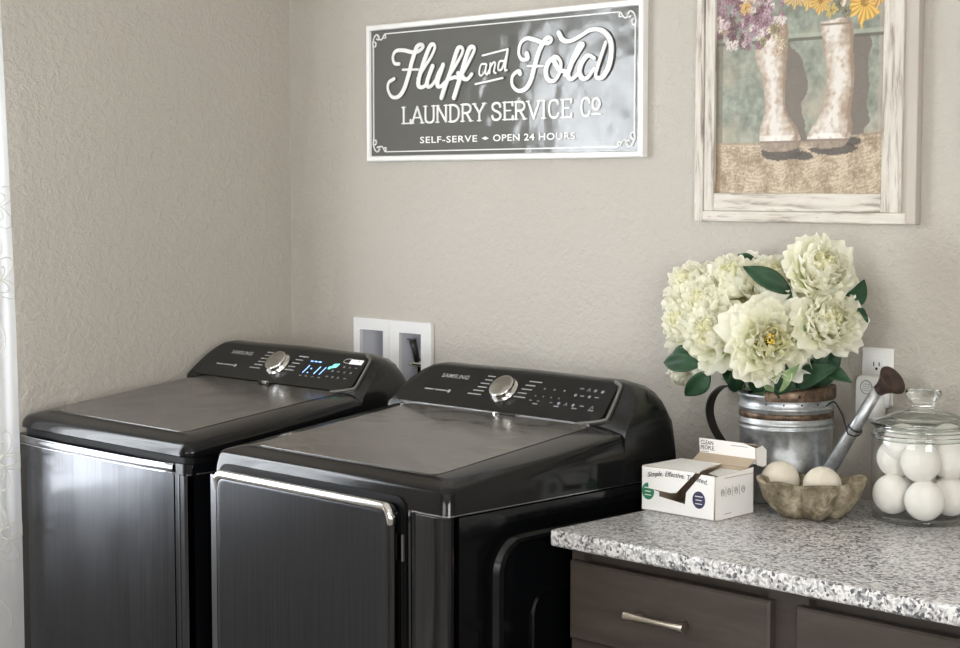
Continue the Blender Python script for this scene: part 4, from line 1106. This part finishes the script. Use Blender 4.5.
LEAVES = [(3, (1.568, -.20, 1.182), (1.478, -.21, 1.180), .036, 0), (7, (1.590, -.20, 1.170), (1.538, -.215, 1.118), .038, 0), (7, (1.545, -.18, 1.205), (1.485, -.19, 1.200), .022, 0),
          (6, (1.758, -.16, 1.332), (1.669, -.20, 1.384), .036, 0), (4, (1.616, -.08, 1.385), (1.575, -.09, 1.402), .02, 0), (0, (1.848, -.10, 1.313), (1.891, -.11, 1.362), .036, 0),
          (1, (1.780, -.13, 1.196), (1.886, -.14, 1.165), .034, 0), (1, (1.762, -.15, 1.152), (1.867, -.16, 1.198), .040, 0), (2, (1.719, -.19, 1.142), (1.812, -.21, 1.200), .030, 1),
          (3, (1.641, -.15, 1.132), (1.590, -.16, 1.170), .030, 0), (5, (1.445, -.12, 1.205), (1.425, -.13, 1.255), .022, 0), (2, (1.755, -.20, 1.134), (1.782, -.21, 1.198), .030, 0),
          (1, (1.826, -.14, 1.240), (1.801, -.15, 1.165), .026, 0), (1, (1.883, -.12, 1.308), (1.912, -.13, 1.283), .012, 0), (6, (1.768, -.17, 1.285), (1.807, -.18, 1.221), .030, 1),
          (3, (1.625, -.17, 1.128), (1.660, -.20, 1.196), .026, 0), (8, (1.690, -.185, 1.134), (1.730, -.20, 1.200), .034, 0), (6, (1.782, -.13, 1.15), (1.845, -.12, 1.235), .044, 0),
          (5, (1.70, -.09, 1.14), (1.62, -.09, 1.22), .05, 0), (0, (1.74, -.09, 1.15), (1.83, -.07, 1.28), .05, 0), (7, (1.53, -.14, 1.19), (1.548, -.15, 1.135), .016, 0), (4, (1.665, -.15, 1.30), (1.72, -.16, 1.315), .03, 0),
          (9, (1.56, -.12, 1.24), (1.53, -.13, 1.31), .03, 0), (2, (1.700, -.17, 1.20), (1.765, -.17, 1.335), .04, 0)]
cen = Vector((1.68, -.06, 1.19))
for i, (c, rad, lab, op, ctr) in enumerate(PE):
    root = empty('peony', (CC.x+.03*math.cos(i*1.9), CC.y+.03*math.sin(i*1.9), CC.z+.012), lab, 'flower', 'white peonies in the watering can')
    loc = Vector(root.location)
    ax = ((Vector(c)-cen).normalized()*.6+Vector((.68, -.70, .15))*.55).normalized()
    if ctr: ax = Vector((.66, -.70, .22)).normalized()
    if i == 8: ax = Vector((.1, -.3, -.9)).normalized()
    bloom(root, Vector(c)-loc, rad, ax, 40+i, op, ctr)
    # stem: from inside the can, over the rim, to the back of the bloom
    mouth = Vector((CC.x+(c[0]-CC.x)*.28, CC.y+(c[1]-CC.y)*.28-.01, 1.135))
    end = Vector(c)-ax*rad*.42
    mid = (mouth+end)/2+Vector((0, .0, .012))
    if i == 8: mid = Vector((1.50, -.12, 1.20))
    bm = bmesh.new(); tube(bm, catmull([Vector((0, 0, 0)), mouth-loc, mid-loc, end-loc], 6), .0032, 8); link('stem', bm, M['stem'], root, smooth=True)
    for k, (own, b, t, w, pale) in enumerate(LEAVES):
        if own == i:
            leaf(root, Vector(b)-loc, Vector(t)-loc, w*1.12, pale, seed=k, roll=.3*math.sin(k*2.1))
            bm = bmesh.new()
            near = mouth.lerp(end, .45)
            tube(bm, catmull([near-loc, (near+Vector(b))/2-loc+Vector((0, 0, -.006)), Vector(b)-loc+(Vector(t)-Vector(b))*.1], 4), .0014, 6); link('leaf_stalk', bm, M['stem'], root, smooth=True)

# ------------------------------------------------------------------ soap carton
KX0, KX1, KY0, KY1, KH = 1.588, 1.765, -.410, -.288, .0850
ck = empty('soap_sheet_carton', (KX0, KY0, .9153), 'open white card carton with green and navy spots at the counter corner', 'carton', rz=R(0))
kw, kd = KX1-KX0, KY1-KY0
T = .0014
def card(nm, poly, mapf, mat=None, th=T, parent=ck):
    bm = bmesh.new(); a = [bm.verts.new(mapf(u, v, 0)) for u, v in poly]; b = [bm.verts.new(mapf(u, v, -th)) for u, v in poly]; n = len(poly)
    f = bm.faces.new(a); f.material_index = 0; f = bm.faces.new(list(reversed(b))); f.material_index = 1
    for i in range(n):
        f = bm.faces.new((a[i], b[i], b[(i+1) % n], a[(i+1) % n])); f.material_index = 1
    bmesh.ops.recalc_face_normals(bm, faces=bm.faces)
    return link(nm, bm, [M['card'], M['kraft']], parent)
fm = lambda u, v, h: Vector((u, -h, v))
# front panel with the torn opening; concave outline goes round the gap
front = card('front_panel', [(0, 0), (kw-.002, 0), (kw, KH), (kw-.032, KH), (kw-.068, .046), (kw-.070, .024), (.044, .031), (.044, .040), (.032, .042), (.026, KH+.001), (0, KH)], fm)
tongue = card('torn_flap', [(.016, KH+.001), (.134, KH+.003), (.090, .044), (.076, .042), (.022, .045)], lambda u, v, h: Vector((u, -.0035-h-.002*(KH-v)/.04, v)))
card('back_panel', [(0, 0), (kw, 0), (kw, KH+.0), (0, KH)], lambda u, v, h: Vector((u, kd+h, v)))
card('left_panel', [(0, 0), (kd, 0), (kd, KH), (0, KH)], lambda u, v, h: Vector((-h, u, v)))
sidep = card('right_panel', [(.003, 0), (kd, .002), (kd, KH+.004), (.002, KH-.002)], lambda u, v, h: Vector((kw+h+.002*math.sin(v*40), u, v)))
card('bottom_panel', [(0, 0), (kw, 0), (kw, kd), (0, kd)], lambda u, v, h: Vector((u, v, .0018+h)))
card('top_flap', [(.001, .0), (.140, .0), (.128, .02), (.118, kd*.5), (.10, kd), (.001, kd)], lambda u, v, h: Vector((u, v, KH+.002+h+.006*math.sin(PI*v/kd)*math.sin(PI*u/.14))))
card('top_flap', [(kw*.70, kd*.40), (kw, kd*.25), (kw, kd), (kw*.55, kd)], lambda u, v, h: Vector((u, v, KH-.006+h)))
# lid standing open behind
lid_ = empty('open_lid', (.029, kd+.046, KH)); lid_.parent = ck; kw_full = kw; kw -= .043
card('lid_back', [(0.0, 0), (kw, 0), (kw, 1), (0, 1)], lambda u, v, h: Vector((u, -.046+.050*v+h, .0+.028*v-h)), parent=lid_)
card('lid_top', [(0.0, 0), (kw, 0), (kw, .03), (0, .03)], lambda u, v, h: Vector((u, .010-v, .030+h+v*.45)), parent=lid_)
ls = lambda u, v, h: Vector((u, -.021-h-v*.12, .0035+v))
poly = [(.0, .0), (.040, .0)]+[(.051+.0095*math.cos(R(a)), .002+.0105*math.sin(R(a))) for a in range(180, 361, 30)]+[(.064, .002), (.085, -.001), (kw*.82, -.002), (kw, .002), (kw+.002, .034), (kw*.8, .0405), (.0, .0405)]
card('lid_front', poly, ls, parent=lid_)
card('lid_side', [(-.020, .004), (0, -.002), (.012, .0), (.012, .030), (-.002, .040), (-.023, .036)], lambda u, v, h: Vector((kw+.002+h, u+.0, .0+v)), parent=lid_)
card('lid_side', [(-.020, .004), (0, -.002), (.012, .0), (.012, .030), (-.002, .040), (-.023, .036)], lambda u, v, h: Vector((-.001-h, u+.0, .0+v)), parent=lid_)
bm = bmesh.new(); text(bm, 'CLEAN', .004, .0285, .031, .0085, ls, .0004, shear=.12, bold=.008); text(bm, 'PEOPLE.', .003, .0180, .034, .0085, ls, .0004, shear=.12, bold=.008); link('brand_lettering', bm, M['ink'], lid_)
bm = bmesh.new()
for (u, v, w) in ((.078, .033, .040), (.004, .010, .028), (.004, .0135, .018)): prism(bm, [(u, v), (u+w, v), (u+w, v+.0012), (u, v+.0012)], ls, .0002, .0005)
prism(bm, rrect(.106, .116, .004, .010, .002, 3), ls, .0002, .0005); link('fine_print', bm, M['ink_grey'], lid_)
kw = kw_full
# printed slogan: the middle of it sits on the torn flap
bm = bmesh.new(); fm2 = lambda u, v, h: Vector((u, -.0135*(1 if .026 < u < .132 else 0)-h-.0002, v))
text(bm, 'Simple. Effective. Trusted.', .020, .064, .140, .0125, lambda u, v, h: Vector((u, -h-.0055, v)) if .010 < u < .127 else Vector((u, -h, v)), .0006, shear=.25, bold=.008, arc=.007)
link('slogan_lettering', bm, M['ink'], ck)
for (u, v, nm, m, lines) in ((.0125, .038, 'green_badge', M['ink_green'], ('Plant', 'Based', 'Clean')), (.136, .036, 'navy_badge', M['ink_navy'], ('PREMIUM', 'STAIN', 'CLEAN'))):
    bm = bmesh.new(); prism(bm, [(u+.004+.0150*math.cos(2*PI*k/28), v+.0165*math.sin(2*PI*k/28)) for k in range(28)], fm, .0001, .0005)
    bd_ = link(nm, bm, m, ck)
    bm = bmesh.new()
    for k in range(3):
        w = (.018, .014, .016)[k]; prism(bm, [(u+.004-w/2+.0, v+.006-k*.007), (u+.004+w/2, v+.006-k*.007), (u+.004+w/2, v+.0075-k*.007), (u+.004-w/2, v+.0075-k*.007)], fm, .0005, .0008)
    link('badge_print', bm, M['card'], bd_)
bm = bmesh.new(); sm = lambda u, v, h: Vector((kw+.002*math.sin(v*40)+h, u, v))
for k, u in enumerate((.022, .042, .064, .086)):
    stroke(bm, [(u+.005*math.cos(2*PI*q/8), .052+.0065*math.sin(2*PI*q/8)) for q in range(9)], .0009, sm, .0002, .0006, sub=1)
    stroke(bm, [(u-.003, .050), (u, .056), (u+.003, .050)], .0009, sm, .0002, .0006, sub=1)
    if k < 3: stroke(bm, [(u+.010, .043), (u+.010, .062)], .0005, sm, .0002, .0006, sub=1)
stroke(bm, [(.03, .010), (.05, .011)], .001, sm, .0002, .0006, sub=1)
link('side_symbols', bm, M['ink_grey'], ck)

# ------------------------------------------------------------------ stone bowl
BC = Vector((1.862, -.232, .9153))
bw = empty('stone_bowl', BC, 'brown mossy carved stone bowl with scalloped lobes holding two wool balls', 'bowl', rz=R(45))
bm = bmesh.new()
nA, prof = 128, [(.02, .006), (.040, .0), (.058, .005), (.076, .018), (.088, .034), (.095, .050), (.101, .064), (.1015, .068), (.096, .070), (.090, .066), (.082, .050), (.068, .030), (.045, .016), (.0, .012)]
prof = [(0, .006)]+prof
rings = []
for k, (r_, z) in enumerate(prof):
    ring = []
    for i in range(nA):
        a = 2*PI*i/nA
        outer = k <= 8
        lob = abs(math.sin(3.5*(a+PI/2)+PI/2))          # seven lobes, one towards the front
        amp = (.20 if outer else .13)*min(1, .35+z/.04)
        f = 1-amp*(1-lob**.6)
        ex = 1.06; ey = .80
        zz = z
        if z > .045: zz = z+.007*lob-.003+.002*math.sin(5*a)
        if k in (1, 2, 3) and abs(math.sin(3.5*(a+PI/2)+PI/2)) > .6: zz = max(z-.004, 0)
        rr_ = r_*f
        bulge = 1+(.20*math.exp(-((a-1.5*PI)/.26)**2)*(1 if z < .05 else .3) if outer and z < .06 and r_ > .01 else 0)
        ring.append(bm.verts.new((rr_*ex*math.cos(a)*(1), rr_*ey*math.sin(a)*bulge, max(zz, 0))))
    rings.append(ring)
for A, B in zip(rings, rings[1:]):
    for i in range(nA): bm.faces.new((A[i], A[(i+1) % nA], B[(i+1) % nA], B[i]))
bmesh.ops.remove_doubles(bm, verts=bm.verts, dist=.00005); bmesh.ops.recalc_face_normals(bm, faces=bm.faces)
link('bowl_body', bm, M['stone'], bw, smooth=True)
# carved leaf on the front lobe
bm = bmesh.new()
for L in ([(-.008, .030), (.0, .020), (.010, .030), (.018, .046)], [(-.004, .046), (.004, .038), (.010, .040)], [(-.010, .040), (-.004, .034), (.002, .032)]):
    tube(bm, catmull([(x, -(.040+z*.70)-.012, z) for x, z in L], 4), .0022, 6)
link('carving', bm, M['stone'], bw, smooth=True)

def wool_ball(loc, r, lab, group, mat, seed, squash=(1, 1, 1)):
    bm = bmesh.new(); bmesh.ops.create_icosphere(bm, subdivisions=4, radius=r)
    for v in bm.verts:
        n_ = noise.fractal(v.co*30+Vector((seed*3.1, 0, 0)), .8, 2, 3); v.co *= 1+.018*n_
        v.co = Vector((v.co.x*squash[0], v.co.y*squash[1], v.co.z*squash[2]))
    o = link('wool_dryer_ball', bm, mat, smooth=True, loc=loc); tag(o, lab, 'dryer ball', group); o.rotation_euler = (seed*.7, seed*1.3, 0)
    return o
wool_ball((1.783, -.226, .9735), .0375, 'cream wool ball in the stone bowl, the one nearer the carton', 'wool balls in the stone bowl', M['wool_cream'], 1, (1, 1, .97))
wool_ball((1.872, -.215, .9715), .0375, 'cream wool ball in the stone bowl, the one nearer the glass jar', 'wool balls in the stone bowl', M['wool_cream'], 2, (1, 1, .95))

# ------------------------------------------------------------------ glass jar
JC = Vector((2.026, -.114, .9153))
jr = empty('glass_jar', JC, 'round clear glass jar full of white wool balls on the counter', 'jar')
bm = bmesh.new()
lathe(bm, [(0, .007), (.080, .007), (.0875, .010), (.0925, .018), (.0940, .03), (.0940, .150), (.0925, .160), (.088, .168), (.0855, .172), (.0855, .177)], n=72)
link('jar_body', bm, M['thin_glass'], jr, smooth=True)
bm = bmesh.new()
lathe(bm, [(.0, .0), (.078, .0), (.086, .001), (.0905, .0045), (.0912, .010), (.088, .0125), (.0865, .0105), (.080, .0062), (0, .0060)], n=72); link('jar_base', bm, M['thin_glass'], jr, smooth=True)
bm = bmesh.new(); lathe(bm, [(.0835, .170), (.088, .1705), (.0895, .174), (.088, .178), (.0835, .178), (.0825, .174), (.0835, .170)], n=72); link('jar_rim', bm, M['glass'], jr, smooth=True)
bm = bmesh.new(); lathe(bm, [(.0905, .155), (.0945, .156), (.0955, .160), (.0935, .164), (.0895, .165), (.0885, .160), (.0905, .155)], n=72); link('jar_shoulder', bm, M['glass'], jr, smooth=True)
jl = empty('jar_lid', (0, 0, .1805)); jl.parent = jr
bm = bmesh.new()
lathe(bm, [(.0, .016), (.03, .0155), (.06, .008), (.078, .0015), (.080, -.006), (.083, -.006), (.085, .0), (.096, .0003), (.0985, .0025), (.097, .005), (.085, .007), (.066, .016), (.045, .025), (.028, .030), (.0, .031)], n=72)
link('lid_dome', bm, M['thin_glass'], jl, smooth=True)
for r_, z_, w_ in ((.0925, .0028, .0062), (.066, .0135, .0022), (.030, .0275, .003)):
    bm = bmesh.new(); lathe(bm, [(r_+w_*math.cos(k*PI/4), z_+w_*.55*math.sin(k*PI/4)) for k in range(9)], n=72); link('lid_ring', bm, M['glass'], jl, smooth=True)
bm = bmesh.new()
lathe(bm, [(0, .0308), (.018, .0308), (.0215, .034), (.020, .038), (.019, .041), (.024, .046), (.031, .053), (.0335, .060), (.032, .0655), (.026, .068), (.0, .0675)], n=40)
link('lid_knob', bm, M['glass'], jl, smooth=True)
Rd = Vector((.862, .508, 0)); Cd = Vector((.508, -.862, 0))
JB = [(-.0535, .002, .046, 'bottom-layer ball in the jar nearest the stone bowl'), (.0055, .0535, .0455, 'front ball of the bottom layer in the jar'), (.0525, -.004, .046, 'bottom-layer ball in the jar, far side from the bowl'), (-.003, -.053, .046, 'bottom-layer ball at the back of the jar by the wall'),
      (-.047, -.020, .1125, 'middle-layer ball in the jar on the bowl side'), (-.003, .047, .116, 'front ball of the middle layer, centre of the jar'), (.051, .006, .117, 'middle-layer ball in the jar on the side away from the bowl'),
      (.014, -.050, .118, 'middle-layer ball at the back of the jar'), (-.037, .006, .144, 'top ball in the jar on the bowl side, under the lid'), (.036, -.012, .176, 'top ball in the jar away from the bowl, under the lid')]
for k, (a, b, z, lab) in enumerate(JB):
    if k == 9: z = .146; a, b = .043, -.014
    p = JC+Rd*a+Cd*b+Vector((0, 0, z))
    wool_ball(p, .0375, 'white wool '+lab, 'white wool balls in the glass jar', M['wool'], k+3, (1, 1, .76 if k >= 8 else 1))

# ------------------------------------------------------------------ light, sky, camera
def area(name, loc, rot, sx, sy, power, color):
    l = bpy.data.lights.new(name, 'AREA'); l.shape = 'RECTANGLE'; l.size = sx; l.size_y = sy; l.energy = power; l.color = color
    o = bpy.data.objects.new(name, l); COL.objects.link(o); o.location = loc; o.rotation_euler = rot; return o
area('daylight_through_window', (-.30, (WY0+WY1)/2, (WZ0+WZ1)/2+.05), (0, R(-90), 0), 1.5, 1.9, 150, (.95, .98, 1.0))
area('daylight_through_rear_window', ((FX0+FX1)/2, RY-.30, (FZ0+FZ1)/2+.1), (R(90), 0, 0), 2.2, 1.5, 60, (1.0, .99, .975))
area('added_side_fill_light', (RX+.30, (GY0+GY1)/2, (GZ0+GZ1)/2+.1), (0, R(90), 0), 1.5, 2.0, 140, (1.0, .99, .975))  # added fill lamp behind the made-up right-hand opening, brightens the left wall
wd = bpy.data.worlds.new('sky'); scene.world = wd; wd.use_nodes = True
wd.node_tree.nodes['Background'].inputs[0].default_value = (.75, .86, 1, 1); wd.node_tree.nodes['Background'].inputs[1].default_value = 2.0

cd = bpy.data.cameras.new('camera'); co = bpy.data.objects.new('camera', cd); COL.objects.link(co)
cd.sensor_width = 36; cd.lens = 1725.8/960*36; cd.clip_start = .02
co.location = (3.716, -2.98, 1.54)
co.rotation_euler = (PI/2-.078965, 0, .78596)
scene.camera = co
vs_ = scene.view_settings; vs_.view_transform = 'Standard'; vs_.look = 'None'; vs_.gamma = 1; vs_.exposure = 0.17; vs_.use_curve_mapping = False
scene.cycles.use_denoising = True
scene.cycles.max_bounces = 14; scene.cycles.transmission_bounces = 12; scene.cycles.transparent_max_bounces = 12; scene.cycles.diffuse_bounces = 6
scene.cycles.sample_clamp_indirect = 6
